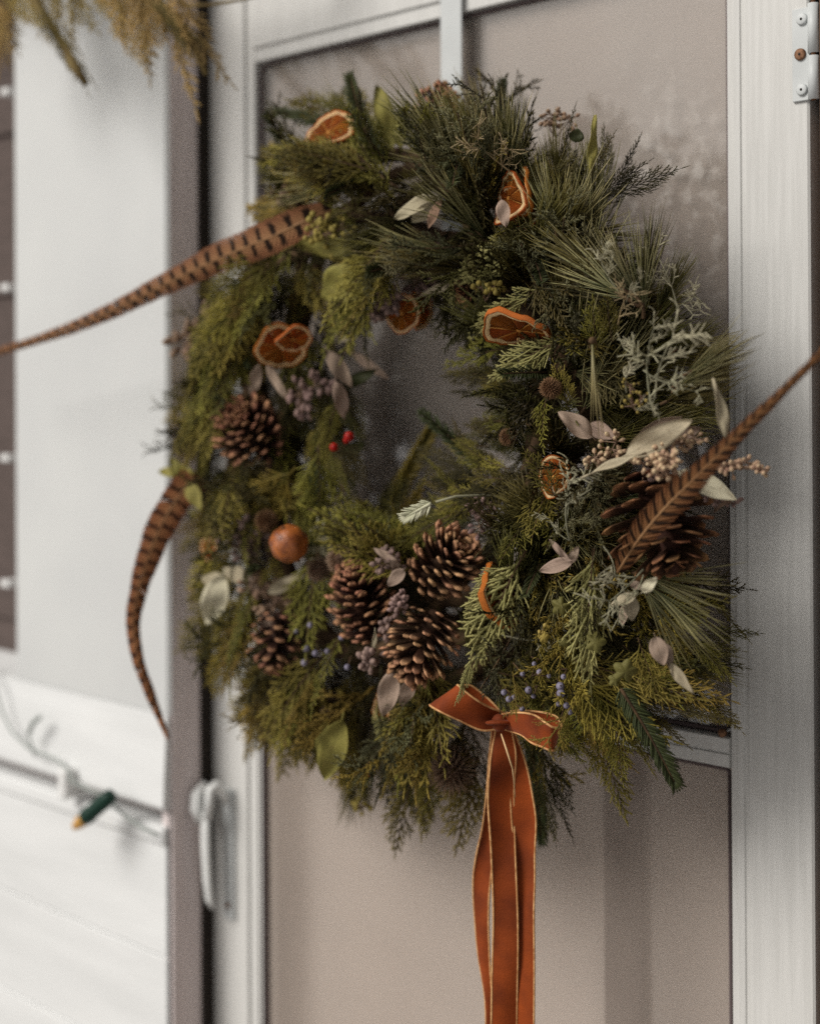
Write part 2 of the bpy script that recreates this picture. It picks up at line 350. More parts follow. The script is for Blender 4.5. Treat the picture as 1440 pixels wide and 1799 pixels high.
# ================================================================== SETTING
SNOW = mat('snow', (.80, .81, .83), (.72, .73, .76), rough=.8, nscale=2, bump=.6, bscale=8)
DECK = mat('painted_deck', (.38, .36, .34), (.3, .28, .27), rough=.8, nscale=6, bump=.3)
mb = MB(); n_ = 40; xs = np.linspace(-90, 90, n_)
g = np.array([[x, y-88, -.35+.15*math.sin(x*.31)*math.cos(y*.27)] for y in xs for x in xs])
mb.add(g, [(i*n_+j, i*n_+j+1, (i+1)*n_+j+1, (i+1)*n_+j) for i in range(n_-1) for j in range(n_-1)])
link('snowy_ground', mb.mesh('snowy_ground', SNOW), kind='structure')
mb = MB(); 
porch = link('porch_floor', None, kind='structure')
for i in range(22):
    y0 = -2.75+i*.13
    bx('floor_board', porch, DECK, -3, 3, y0, y0+.124, -.04, 0.0, b=.003)

# geometry numbers, in metres
DL, DR = at(368, 1000)[0], at(1427, 900)[0]                         # door leaf edges
IL, IR = at(449, 900)[0], at(1277, 700)[0]                           # inner edges of the upper opening
IRL = at(1297.5, 1500)[0]                                            # right edge of the lower opening
RT, MT, MBt = at(450, 108)[2], at(1279, 1297)[2], at(1296, 1354)[2]  # top-rail lower edge, middle rail top and bottom
print('door', DL, DR, IL, IR, IRL, RT, MT, MBt)
DTOP = 2.06
# ---- storm door
door = empty('storm_door', (DL, 0, .04), 'white aluminium storm door with glass above and insect screen below, wreath hung on it', 'door')
T = .032
def profile_stile(x0, x1, z0, z1, steps):
    """vertical aluminium extrusion with stepped face: steps = [(x, h)]"""
    mb = MB(); pts = [(x0, T)] + [(x, -h) for x, h in steps] + [(x1, T)]
    n = len(pts); V = [(x, y, z0) for x, y in pts] + [(x, y, z1) for x, y in pts]
    F = [(i, (i+1) % n, n+(i+1) % n, n+i) for i in range(n)] + [tuple(range(n))[::-1], tuple(range(n, 2*n))]
    mb.add(V, F); return mb
sm = profile_stile(DL, IL, .04, DTOP, [(DL, .0), (DL+.002, .0015), (DL+.07, .0015), (DL+.0715, -.002), (IL-.001, -.002), (IL, -.004)])
link('stile', sm.mesh('stile', WHITE, False), door, label='left stile with the latch handle')
sm = profile_stile(IR, DR, .04, DTOP, [(IR, -.004), (IR+.001, -.002), (IRL-.001, -.002), (IRL, .0008), (IRL+.006, .0008), (IRL+.007, -.0006), (IRL+.011, -.0006), (IRL+.012, .0015), (DR-.002, .0015), (DR, .0)])
link('stile', sm.mesh('stile', WHITE, False), door, label='right stile with the hinge')
def rail(z0, z1, st, label):
    mb = MB(); pts = [(z0, T)] + [(z, -h) for z, h in st] + [(z1, T)]; n = len(pts)
    V = [(IL, y, z) for z, y in pts] + [(IR, y, z) for z, y in pts]
    F = [(i, (i+1) % n, n+(i+1) % n, n+i) for i in range(n)] + [tuple(range(n))[::-1], tuple(range(n, 2*n))]
    mb.add(V, F); link('rail', mb.mesh('rail', WHITE, False), door, label=label)
rail(RT, DTOP, [(RT, -.004), (RT+.001, -.002), (RT+.016, -.002), (RT+.0175, .0012), (DTOP-.002, .0012), (DTOP, .001)], 'top rail')
rail(MBt, MT, [(MBt, -.002), (MBt+.001, .0010), (MBt+.012, .0010), (MBt+.0125, -.0012), (MBt+.0135, -.0012), (MBt+.014, .0003), (MT-.001, .0003), (MT, -.002)], 'middle rail')
rail(.04, .22, [(.04, -.002), (.219, .0010), (.22, -.002)], 'bottom rail')
# upper glass with rounded gasket, and insect screen below
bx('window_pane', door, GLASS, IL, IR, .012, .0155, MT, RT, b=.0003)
bx('screen', door, SCREEN, IL, IR, .021, .022, MT, RT, b=.0001, label='screen behind the glass')
bx('screen', door, SCREEN_L, IL, IR-.001, .009, .0102, .22, MBt, b=.0001, label='lower screen')
def rr_loop(x0, x1, z0, z1, r, y, k=8):
    P = []
    for cx, cz, a0 in ((x1-r, z1-r, 0), (x0+r, z1-r, 90), (x0+r, z0+r, 180), (x1-r, z0+r, 270)):
        for i in range(k+1):
            a = math.radians(a0+90*i/k); P.append((cx+r*math.cos(a), y, cz+r*math.sin(a)))
    P.append(P[0]); return P
mb = MB(); tube(mb, rr_loop(IL+.002, IR-.003, MT+.003, RT-.002, .016, .0105), .0022, 6, (0, 1, 0)); link('gasket', mb.mesh('gasket', GASKET), door, label='rubber gasket round the glass')
mb = MB(); tube(mb, rr_loop(IL+.002, IR-.0045, .222, MBt-.003, .004, .008), .0018, 6, (0, 1, 0)); link('gasket', mb.mesh('gasket', GASKET), door, label='spline round the lower screen')
# left gasket lines on the lower panel
for dx in (.004, .009): bx('seal_strip', door, GASKET, IL+dx, IL+dx+.0012, .004, .0088, .23, MBt-.004, b=.0002)
bx('sash_frame', door, WHITE, IL, IL+.0035, .0045, .0088, .22, MBt, b=.0005)
for zz in (1.192,):
    mb = MB(); tube(mb, [(IR-.007, .002, zz+.004), (IR-.007, -.0012, zz+.004)], .0038, 10); link('screw', mb.mesh('screw', RUST), door)
# handle
hd = at(372, 1470, .0); hz = hd[2]
hx = at(357, 1480, .03)[0]
mb = MB()
Z = lambda py, h=.03: at(372, py, h)[2]
P = [(hx+.004, -.030, Z(1430)), (hx+.005, -.031, Z(1470)), (hx+.006, -.031, Z(1510)), (hx+.007, -.030, Z(1550)), (hx+.008, -.028, Z(1585)), (hx+.008, -.024, Z(1600))]
tube(mb, P, [.0068, .0076, .0072, .0068, .006, .004], 10, (0, -1, 0), .6)
h_ = link('handle', mb.mesh('handle', HANDLE), door, label='white lever handle')
mb = MB(); tube(mb, [(hx-.006, -.022, Z(1383)), (hx-.007, -.034, Z(1402)), (hx-.006, -.036, Z(1425)), (hx-.002, -.032, Z(1448))], [.005, .0085, .0088, .007], 10, (0, -1, 0), .8)
link('latch_button', mb.mesh('latch_button', HANDLE), h_)
mb = MB(); tube(mb, [(hx+.016, 0, Z(1402, 0)), (hx+.016, -.026, Z(1380)), (hx+.014, -.031, Z(1388)), (hx+.012, -.033, Z(1440))], [.006, .006, .0055, .005], 10)
link('grip_post', mb.mesh('grip_post', HANDLE), h_)
mb = MB(); tube(mb, [(hx+.017, -.0058, Z(1575, 0)), (hx+.017, -.0085, Z(1575, 0))], .0035, 10); link('screw', mb.mesh('screw', RUST), h_)
mb = MB(); box(mb, hx+.006, hx+.026, -.0058, -.0016, Z(1600, 0), Z(1375, 0)); link('backplate', mb.mesh('backplate', METAL, False), h_)
# hinge on the right stile
hp = at(1408, 90, .002); hb = at(1400, 178, .004)[2]; ht = at(1400, 15, .004)[2]
hinge = bx('hinge', door, METAL, at(1391, 90, .004)[0], DR+.002, -.0042, -.0016, hb, ht, b=.0005)
for i, py in enumerate((33, 95, 157)):
    p = at(1408 if i != 1 else 1405, py, .005); mb = MB()
    tube(mb, [(p[0], -.004, p[2]), (p[0], -.0060, p[2]), (p[0], -.0066, p[2])], [.0052, .0050, .0038], 14, (0, 0, 1))
    tube(mb, [(p[0], -.0066, p[2]), (p[0], -.0070, p[2])], [.0012, .0010], 8, (0, 0, 1), mi=1)
    link('screw', mb.mesh('screw', [RUST if i == 1 else METAL, DARKGAP]), hinge, label='rusty middle screw' if i == 1 else None)
zz = hb+.004; k = 0
for i, (a, b_) in enumerate(((0, .052), (.056, .115), (.12, .16), (.165, .2))):
    z0 = hb + a*.9*.78; z1 = hb + b_*.9*.78
    mb = MB(); tube(mb, [(DR+.0055, -.004, z0), (DR+.0055, -.004, z1)], .0048, 14); link('knuckle', mb.mesh('knuckle', METAL), hinge)
mb = MB(); tube(mb, [(DR+.0055, -.004, hb-.001), (DR+.0055, -.004, hb+.16)], .0022, 8); link('pin', mb.mesh('pin', RUST), hinge)

# inner house door behind the storm door
inner = empty('entry_door', (.0, .1, .04), 'dull brown inner house door behind the screens of the storm door', 'door')
INNER = mat('inner_door_paint', (.78, .71, .65), (.72, .65, .59), rough=.6, nscale=5)
bx('door_slab', inner, INNER, DL, DR, .055, .095, .04, DTOP)
for x0, x1, z0, z1 in ((.1, .36, .25, .7), (.44, .7, .25, .7), (.1, .36, 1.22, 1.9), (.44, .7, 1.22, 1.9)):
    bx('raised_panel', inner, INNER, x0, x1, .048, .0545, z0, z1, b=.004)

xa, xb = at(1060, 1500, -.0455)[0], at(1128, 1500, -.0455)[0]
bx('reflection_strip', inner, BROWN, xa, xb, .0455, .0475, .05, at(1090, 1330, -.046)[2], b=.002)  # dark strip added in place of a dark band of reflection
# door hanger strap
hl, hr = at(775, 40, .003)[0], at(812, 40, .003)[0]
hang = empty('wreath_hanger', (hl, -.003, 1.75), 'white flat metal wreath hanger strap hooked over the top rail of the door', 'hanger')
bx('strap', hang, METAL, hl, hr, -.0048, -.0028, 1.62, DTOP+.012, b=.0006)
bx('over_door_hook', hang, METAL, hl, hr, -.0048, T+.004, DTOP+.0125, DTOP+.0145, b=.0006)
bx('back_tab', hang, METAL, hl, hr, T+.0045, T+.0065, DTOP-.05, DTOP+.012, b=.0006)
mb = MB(); tube(mb, [((hl+hr)/2, -.005, 1.64), ((hl+hr)/2, -.03, 1.62), ((hl+hr)/2, -.045, 1.63), ((hl+hr)/2, -.05, 1.66)], .004, 8, (1, 0, 0)); link('hook', mb.mesh('hook', METAL), hang)

# left side: jamb, pilaster, base
HF = .066                                    # how far the trim stands in front of the door face
RX = at(296, 900, HF)[0]                     # corner of trim and reveal
PXL = at(26, 900, HF)[0]
jamb = empty('door_jamb', (RX-.005, 0, 0), 'shaded grey door jamb between the white trim and the storm door', 'door frame')
bx('reveal_board', jamb, JAMB, RX-.02, RX-.0005, -HF+.004, .16, 0, 2.25, b=.001)
ye = min((y for y in np.linspace(-HF, 0, 200)), key=lambda y: abs(proj((RX, y, 1.4))[0]-350))
print('RX', RX, 'gap y', ye, 'cap', )
bx('gap_shade_strip', jamb, DARKGAP, RX, RX+.0022, ye, .02, 0, 2.2, b=.0004)  # dark filler strips: the shade of the door gap put in as colour
bx('gap_shade_strip', jamb, DARKGAP, RX+.0024, DL-.0006, .004, .012, .04, DTOP, b=.0005)
bx('gap_shade_strip', jamb, DARKGAP, RX+.0002, .012, .04, .06, .04, 2.2, b=.0005)
bx('head_board', jamb, JAMB, RX, DR+.05, -HF+.004, .16, DTOP+.02, 2.25, b=.001)
# pilaster
pil = empty('porch_pilaster', (PXL, -HF, 0), 'smooth white pilaster left of the door, above the sloping base board', 'pilaster')
zc = at(160, 1228, HF)[2]
bx('shaft', pil, WHITE2, PXL, RX-.0008, -HF, .05, zc, 2.6, b=.004)
# base: sloping cap board, groove, lower panel
base = empty('pilaster_base', (PXL-.1, -HF, 0), 'brighter white base of the pilaster with a sloping cap and a shadowed groove', 'pilaster base')
zg1 = at(150, 1385, HF+.012)[2]; 
zg1 = at(285, 1428, HF+.012)[2]; zg0 = at(285, 1455, HF+.004)[2]
print('zc', zc, 'groove', zg1, zg0)
x0, x1 = PXL-.35, RX-.003
print('x1', x1)
mb = MB(); pts = [(.04, zc+.012), (-HF-.001, zc+.002), (-HF-.003, zc-.018), (-HF-.005, zc-.05), (-HF-.008, zg1+.004), (-HF-.006, zg1), (.04, zg1)]
n = len(pts); V = [(x0, y, z) for y, z in pts]+[(x1, y, z) for y, z in pts]
mb.add(V, [(i, (i+1) % n, n+(i+1) % n, n+i) for i in range(n)] + [tuple(range(n))[::-1], tuple(range(n, 2*n))])
link('cap_board', mb.mesh('cap_board', WHITE3, False), base)
bx('groove_back', base, JAMB, x0, x1-.002, -HF+.034, .04, zg0-.002, zg1+.0, b=.0005)
bx('lower_rail', base, WHITE3, x0, x1-.004, -HF-.004, .04, zg0-.022, zg0, b=.003)
zl = zg0-.0225
while zl > .02:
    zn = max(0., zl-.135); bx('lower_board', base, WHITE3, x0, x1-.005, -HF+.001, .04, zn+.0013, zl, b=.0015); zl = zn
bx('corner_seam', base, BROWN, x1-.0048, x1+.0002, -HF+.004, .04, .0, zg1, b=.0005)
# brown siding far left
sid = empty('brown_siding', (PXL-.4, 0, 0), 'dark brown clapboard wall at the left edge beyond the white pilaster', 'wall')
zb = 0.0
while zb < 2.6:
    mb = MB(); a, b_ = PXL-2.4, PXL+.04
    pts = [(.05, zb), (.012, zb), (.018, zb+.234), (.05, zb+.234)]
    V = [(a, y, z) for y, z in pts]+[(b_, y, z) for y, z in pts]
    mb.add(V, [(i, (i+1) % 4, 4+(i+1) % 4, 4+i) for i in range(4)]+[(3, 2, 1, 0), (4, 5, 6, 7)])
    link('clapboard', mb.mesh('clapboard', BROWN, False), sid); zb += .235
mb = MB()
# white cable clips on it
for py in (160, 505, 805, 1026):
    p = at(8, py, .03)
    o = bx('cable_clip', None, CLIP, p[0]-.012, p[0]+.011, -.031, -.008, p[2]-.005, p[2]+.005, b=.002, label={160: 'small white clip under the hanging garland, uppermost on the brown wall', 505: 'small white clip on the brown wall just above the long feather tip', 805: 'small white clip on the brown wall just below the feather tip', 1026: 'small white clip on the brown wall, lowest of the four'}[py], cat='clip', group='white clips on the brown wall')
# right side: dark gap and brown casing
cas = empty('right_casing', (DR+.02, 0, 0), 'narrow brown wood casing right of the storm door beyond the dark hinge gap', 'door frame')
bx('casing_gap_shade', cas, DARKGAP, DR+.0015, DR+.012, .03, .05, 0, 2.25, b=.0005)
CAS = mat('casing_wood', (.2, .125, .085), (.13, .08, .055), rough=.7, nscale=14, bump=.3, stretch=(10, 10, 1))
bx('casing_board', cas, CAS, DR+.011, DR+.16, -.006, .16, 0, 2.25, b=.002)
wall = empty('house_wall', (DR+.2, 0, 0), 'brown house wall to the right of the door', 'wall')
bx('wall_face', wall, BROWN, DR+.161, DR+2.5, .0, .16, 0, 2.6); bx('wall_head', wall, BROWN, RX, DR+.161, .01, .16, 2.251, 2.6)
bx('wall_face', wall, BROWN, PXL-2.4, RX-.03, .052, .16, 0, 2.6)

# ================================================================== GREENERY GENERATORS (grow along +X, flat in XY)
def curve_pts(p0, d, L, n, bend, up=(0, 0, 1)):
    d = nrm(d); b = np.asarray(bend, float); t = np.linspace(0, 1, n)
    return np.asarray(p0)+d[None]*t[:, None]*L+b[None]*(t[:, None]**2)*L
def branchlet(mb, p0, d, L, w, R, up, n=None):
    n = n or max(4, int(L/.0016)); n = min(n, 12)
    P = curve_pts(p0, d, L, n, R.normal(0, .10, 3)+np.array([0, 0, -.08]))
    t = np.linspace(0, 1, n); r = w*(1-.55*t)*(1+.32*np.where(np.arange(n) % 2 == 0, 1, -1)); r[-1] = w*.15
    tube(mb, P, r, 4, up, .5, a=np.clip(t*.8+R.uniform(-.1, .25), 0, 1))
def mk_cedar(seed, L=.13, spread=1., droop=.12, w=.00125, dens=1., ang=.62):
    R = np.random.default_rng(seed); mb = MB()
    n = 16; stem = curve_pts((0, 0, 0), (1, 0, 0), L, n, (0, R.normal(0, .1), -droop))
    tube(mb, stem, np.linspace(.0013, .0006, n), 5, (0, 0, 1), mi=1)
    nb = int(20*dens*L/.13)
    for i in range(nb):
        t = .10+.88*i/nb; k = t*(n-1); k0 = int(k); p = stem[k0]+(stem[min(k0+1, n-1)]-stem[k0])*(k-k0)
        s = 1 if i % 2 else -1; an = s*R.uniform(ang-.12, ang+.1)*(1-.25*t); l = (L*.40*spread*math.sin(math.pi*min(1, t*.6+.28))*(1.08-t)**.8)*R.uniform(.7, 1.2)+.007
        if R.random() < .08: continue
        d = np.array([math.cos(an), math.sin(an), R.normal(-.08, .10)])
        branchlet(mb, p, d, l, w, R, (0, 0, 1))
        m2 = max(1, int(l/.0068))
        for j in range(m2):
            u = .2+.72*j/m2; q = np.asarray(p)+nrm(d)*l*u+np.array([0, 0, -.08])*u*u*l; s2 = 1 if j % 2 else -1; a2 = an*.92+s2*R.uniform(.38, .58)
            l2 = l*.42*(1-.75*u)*R.uniform(.7, 1.25)+.0035
            branchlet(mb, q, (math.cos(a2), math.sin(a2), R.normal(-.05, .14)), l2, w*.95, R, (0, 0, 1))
    branchlet(mb, stem[-1], stem[-1]-stem[-2], .012, w, R, (0, 0, 1))
    return mb
def mk_pine(seed, L=.05, nl=.085, n=95, fan=.55):
    R = np.random.default_rng(seed); mb = MB()
    tube(mb, curve_pts((0, 0, 0), (1, 0, 0), L, 5, (0, 0, -.1)), np.linspace(.0022, .0014, 5), 6, mi=1)
    for i in range(n):
        t = R.uniform(.15, 1); az = R.uniform(0, 6.283); a = R.uniform(.12, fan)*(1.35-t*.7)
        d = np.array([math.cos(a), math.sin(a)*math.cos(az), math.sin(a)*math.sin(az)])
        l = nl*R.uniform(.65, 1.1); P = curve_pts((t*L, 0, 0), d, l, 5, R.normal(0, .06, 3)+d*[0, -.25, -.25]+np.array([0, 0, -.06]))
        tube(mb, P, np.array([.00055, .00062, .0006, .0005, .0001])*1.05, 3, a=np.linspace(0, .8, 5)+R.uniform(-.2, .3))
    return mb
def mk_fir(seed, L=.10, nl=.016, flat=True, sp=.0016):
    R = np.random.default_rng(seed); mb = MB(); n = 12; stem = curve_pts((0, 0, 0), (1, 0, 0), L, n, (0, R.normal(0, .05), -.12))
    tube(mb, stem, np.linspace(.0018, .0009, n), 6, mi=1); N = int(L/sp)
    for i in range(N):
        t = i/N; k = t*(n-1); k0 = int(k); p = stem[k0]+(stem[min(k0+1, n-1)]-stem[k0])*(k-k0)
        for s in (1, -1):
            el = R.uniform(-.1, .35) if flat else R.uniform(-.2, 1.5); a = R.uniform(.75, 1.05)*(1-.35*t)
            d = np.array([math.cos(a), s*math.sin(a)*math.cos(el), math.sin(a)*math.sin(el)]); l = nl*R.uniform(.8, 1.1)*(1-.45*max(0, t-.75)*4*.5)
            P = curve_pts(p, d, l, 4, (.15, 0, -.1)); tube(mb, P, [.0006, .0010, .00095, .0003], 4, (0, 0, 1), .35, a=np.linspace(0, .7, 4))
    for q in range(5):
        a = (q-2)*.3; tube(mb, curve_pts(stem[-1], (math.cos(a), math.sin(a), .1), nl*.7, 4, (0, 0, -.1)), [.0006, .001, .0009, .0003], 4, (0, 0, 1), .35, a=.4)
    return mb
def mk_juniper(seed, L=.09, w=.0009, leaf=.0042, depth=3, spread=.7, mats=2):
    R = np.random.default_rng(seed); mb = MB()
    def rec(p, d, l, r, dep):
        n = max(4, int(l/.006)); P = curve_pts(p, d, l, n, R.normal(0, .14, 3)); tube(mb, P, np.linspace(r, r*.55, n), 4, mi=1 if dep > 1 else 0, a=.2)
        nn = int(l/.0021)
        for i in range(nn):
            t = (i+1)/nn; k = t*(n-1); k0 = min(int(k), n-2); q = P[k0]+(P[k0+1]-P[k0])*(k-k0); T = nrm(P[k0+1]-P[k0]); v = nrm(np.cross(T, R.normal(0, 1, 3)))
            dd = nrm(T*.9+v*.8); l2 = leaf*R.uniform(.6, 1.15)
            if dep < depth: tube(mb, [q, q+dd*l2*.5, q+dd*l2+T*l2*.15], [w*.7, w*.7, w*.15], 3, a=[.2, .6, 1.])
        if dep > 0:
            m = R.integers(4, 7)
            for j in range(m):
                t = .18+.8*(j+R.uniform(0, .6))/m; k = min(t, .99)*(n-1); k0 = min(int(k), n-2); q = P[k0]; T = nrm(P[k0+1]-P[k0]); v = nrm(np.cross(T, R.normal(0, 1, 3)))
                rec(q, nrm(T+v*spread*R.uniform(.7, 1.3)), l*(.55-.2*t)*R.uniform(.8, 1.2), r*.6, dep-1)
    rec(np.zeros(3), np.array([1., 0, 0]), L, .0012, depth-1)
    return mb
def mk_lichen(seed, L=.05, r=.0009):
    """stubby coral-like silvery twig"""
    R = np.random.default_rng(seed); mb = MB()
    def rec(p, d, l, rr, dep):
        n = 6; P = curve_pts(p, d, l, n, R.normal(0, .2, 3)); t = np.arange(n); tube(mb, P, rr*(1-.09*t)*(1+.18*np.where(t % 2 == 0, 1, -1)), 5, a=min(1, .25+.3*(2-dep)))
        if dep > 0:
            for j in range(R.integers(5, 8)):
                k = 1+int(R.integers(0, n-1)); T = nrm(P[min(k, n-1)]-P[k-1]); v = nrm(np.cross(T, R.normal(0, 1, 3)))
                rec(P[min(k, n-1)], nrm(T*.8+v), l*R.uniform(.3, .5), rr*.82, dep-1)
    rec(np.zeros(3), np.array([1., 0, 0]), L, r, 2)
    return mb
def mesh_variants(fn, name, mats, seeds, **kw): return [fn(s, **kw).mesh(name, mats) for s in seeds]
def veins(m):
    nt = m.node_tree; N = nt.nodes; L = nt.links; b = N['Principled BSDF']; uv = N.new('ShaderNodeUVMap'); sp = N.new('ShaderNodeSeparateXYZ'); L.new(uv.outputs[0], sp.inputs[0])
    def M(op, a, c=None):
        n = N.new('ShaderNodeMath'); n.operation = op
        for i, v in enumerate((a, c)):
            if v is None: continue
            if isinstance(v, (int, float)): n.inputs[i].default_value = v
            else: L.new(v, n.inputs[i])
        return n.outputs[0]
    v = M('ABSOLUTE', M('SUBTRACT', sp.outputs[1], .5)); ph = M('FRACT', M('SUBTRACT', M('MULTIPLY', sp.outputs[0], 9.), M('MULTIPLY', v, 5.)))
    rib = M('MAXIMUM', M('LESS_THAN', ph, .12), M('LESS_THAN', v, .035)); old = b.inputs['Base Color'].links[0].from_socket
    no = N.new('ShaderNodeTexNoise'); no.inputs['Scale'].default_value = 170; tc = N.new('ShaderNodeTexCoord'); L.new(tc.outputs['Generated'], no.inputs[0]); no.inputs['Scale'].default_value = 9; no.inputs['Detail'].default_value = 6
    mr = N.new('ShaderNodeMapRange'); mr.inputs[1].default_value = .58; mr.inputs[2].default_value = .72; mr.inputs[4].default_value = .6; L.new(no.outputs[0], mr.inputs[0])
    h = N.new('ShaderNodeHueSaturation'); L.new(old, h.inputs['Color']); L.new(M('SUBTRACT', 1.08, M('MULTIPLY', rib, .22)), h.inputs['Value'])
    mx = N.new('ShaderNodeMix'); mx.data_type = 'RGBA'; L.new(mr.outputs[0], mx.inputs[0]); L.new(h.outputs[0], mx.inputs[6]); mx.inputs[7].default_value = (.16, .09, .045, 1); L.new(mx.outputs[2], b.inputs['Base Color'])
for m_ in (LEAFP, LEAFM, LEAFW, LEAFG, LEAFD): veins(m_)
def recol(me, m0, m1=TWIG):
    c = me.copy(); c.materials.clear(); c.materials.append(m0); c.materials.append(m1); return c
cedar_b = mesh_variants(mk_cedar, 'cedar_spray', [CEDAR, TWIG], range(6), w=.0014, dens=.85)
cedar_b += mesh_variants(mk_cedar, 'cedar_spray', [CEDAR, TWIG], range(10, 13), spread=.6, droop=.22, ang=.5)
cedar = {'g': cedar_b, 'y': [recol(c, CEDAR_Y) for c in cedar_b], 'd': [recol(c, CEDAR_D) for c in cedar_b]}
pine = mesh_variants(mk_pine, 'pine_tuft', [PINE, TWIG], range(20, 26))
pine_l = mesh_variants(mk_pine, 'pine_tuft', [PINE_H, TWIG], range(30, 33), n=26, fan=.4, nl=.09, L=.03)
fir = mesh_variants(mk_fir, 'fir_sprig', [FIR, TWIG], range(40, 43)) + mesh_variants(mk_fir, 'fir_sprig', [FIR, TWIG], range(43, 45), flat=False)
jun = mesh_variants(mk_juniper, 'juniper_sprig', [JUN, TWIG], range(50, 55))
jun_y = [recol(j, CEDAR_Y) for j in jun[:3]]; jun_d = [recol(j, CEDAR_D) for j in jun[:3]]
lich = mesh_variants(mk_lichen, 'silvery_sprig', [LICHEN], range(60, 64))

# ================================================================== THE WREATH
WC = np.array([.385, -.005, 1.475])
wreath = empty('wreath', tuple(WC), 'large evergreen wreath with pine cones, dried oranges and barred feathers on the white door', 'wreath')
RM, TR, HC = .222, .088, .075
# grapevine ring under the greens
for i in range(7):
    ph = i*.9; P = []
    for k in range(73):
        t = k/72*2*math.pi; rr = .045*(1+.1*math.sin(3*t+i)); q = ph+t*2.0*(1 if i % 2 else -1)
        # closes because the twist is a whole number of turns
        R_ = RM+rr*math.cos(q); P.append((WC[0]+R_*math.cos(t), -HC-rr*math.sin(q)*.7+.01, WC[2]+R_*math.sin(t)))
    mb = MB(); tube(mb, P, .0075, 7, (0, 1, 0)); link('vine', mb.mesh('vine', TWIG), wreath)

def ring(theta, phi, tr=TR):
    """theta round the wreath (0 = right, 90 = top), phi round the tube (0 = outward, 90 = to the front)"""
    c, s = math.cos(theta), math.sin(theta); rad = np.array([c, 0, s]); fr = np.array([0, -1, 0.])
    n = rad*math.cos(phi)+fr*math.sin(phi); tan = np.array([-s, 0, c])
    p = np.array([WC[0], 0, WC[2]])+rad*RM+fr*HC+n*tr
    return p, n, tan, rad
def rr(a, b): return random.uniform(a, b)
def place(name, me, p, d, n, s=1., label=None): return link(name, me, wreath, frame(p, d, n, s), label)
HOLE = [(625, 590), (690, 565), (770, 575), (800, 640), (840, 690), (855, 750), (890, 785), (850, 840), (760, 850), (690, 855), (640, 840), (610, 790), (630, 700)]
OUT = [(455, 160), (600, 120), (690, 140), (830, 100), (930, 140), (1060, 200), (1090, 330), (1210, 390), (1260, 480), (1325, 590), (1310, 700), (1300, 850), (1250, 930), (1290, 1050), (1320, 1180), (1290, 1270), (1200, 1340), (1100, 1390), (1000, 1380), (930, 1420), (860, 1400), (790, 1420), (730, 1390), (650, 1420), (590, 1400), (540, 1350), (480, 1360), (430, 1310), (380, 1240), (300, 1170), (320, 1050), (330, 960), (330, 880), (270, 800), (275, 690), (315, 600), (330, 510), (420, 430), (420, 340), (435, 250)]
CLEAR = [(440, 757, 66, .13), (765, 190, 24, .12), (632, 1068, 74, .13), (610, 1010, 50, .13), (655, 1130, 50, .13), (768, 985, 66, .13), (738, 1132, 72, .13), (486, 1122, 46, .13), (1162, 915, 80, .13), (1140, 850, 50, .13), (1190, 980, 50, .13), (830, 507, 24, .11),
    (577, 215, 42, .12), (900, 345, 48, .13), (915, 578, 66, .13), (494, 620, 46, .13), (715, 550, 36, .09), (975, 838, 36, .14), (870, 1060, 44, .13), (508, 955, 44, .12),
    (1060, 795, 46, .14), (1165, 800, 60, .14), (1240, 800, 50, .12), (1140, 640, 40, .15), (1020, 745, 34, .14), (575, 400, 40, .13), (575, 500, 44, .13), (730, 370, 44, .13), (590, 680, 34, .1), (690, 520, 40, .1), (612, 770, 26, .1), (985, 990, 34, .14), (1110, 1050, 40, .14), (1180, 1165, 40, .14), (1070, 1150, 46, .14), (940, 1210, 56, .14), (875, 1270, 50, .11), (810, 1230, 50, .11), (960, 1290, 50, .11), (885, 1380, 50, .08), (885, 1470, 50, .08), (680, 1220, 46, .12), (580, 1320, 44, .12), (967, 682, 22, .14), (380, 1050, 40, .1), (470, 1040, 46, .12), (650, 1160, 28, .13),
    (540, 385, 40, .12), (480, 415, 42, .10), (420, 440, 40, .08), (360, 465, 36, .06), (300, 490, 34, .05), (335, 860, 40, .1), (300, 900, 46, .08), (715, 890, 40, .1), (665, 190, 34, .05), (505, 195, 34, .06)]
def bad(q):
    x, y = proj(q)
    if inside(x, y, HOLE): return True
    h = -q[1]
    for cx, cy, r, ch in CLEAR:
        if h > ch and (x-cx)**2+(y-cy)**2 < r*r: return True
    return False
def fill(name, pick, count, ths, phis, L, tr=(.2, .85), out=.9, tan=0., down=0., front=.25, s=(.8, 1.15), jit=.35):
    made = tries = 0
    while made < count and tries < count*14:
        tries += 1
        th = math.radians(rr(*ths)); ph = math.radians(rr(*phis))
        p, n, t, rad = ring(th, ph, TR*rr(*tr))
        d = n*out+t*tan+np.array([0, 0, -1])*down+np.array([0, -1, 0])*front+rng.normal(0, jit, 3)
        if d[1] > .15 and p[1] > -.06: d[1] = rr(-.2, .05)
        d = nrm(d); sc = rr(*s); e = p+d*L*sc
        if e[1] > -.01: d = nrm(e*np.array([1, 0, 1])+np.array([0, -.014, 0])-p); e = p+d*L*sc
        if -e[1] > .215: continue
        if any(bad(p+d*L*sc*k) for k in (.25, .5, .75, 1.)): continue
        if not inside(*proj(e), OUT): continue
        nn = nrm(n+np.array([0, -.8, .3])+rng.normal(0, .3, 3))
        place(name, random.choice(pick), p-d*.01, d, nn, sc); made += 1
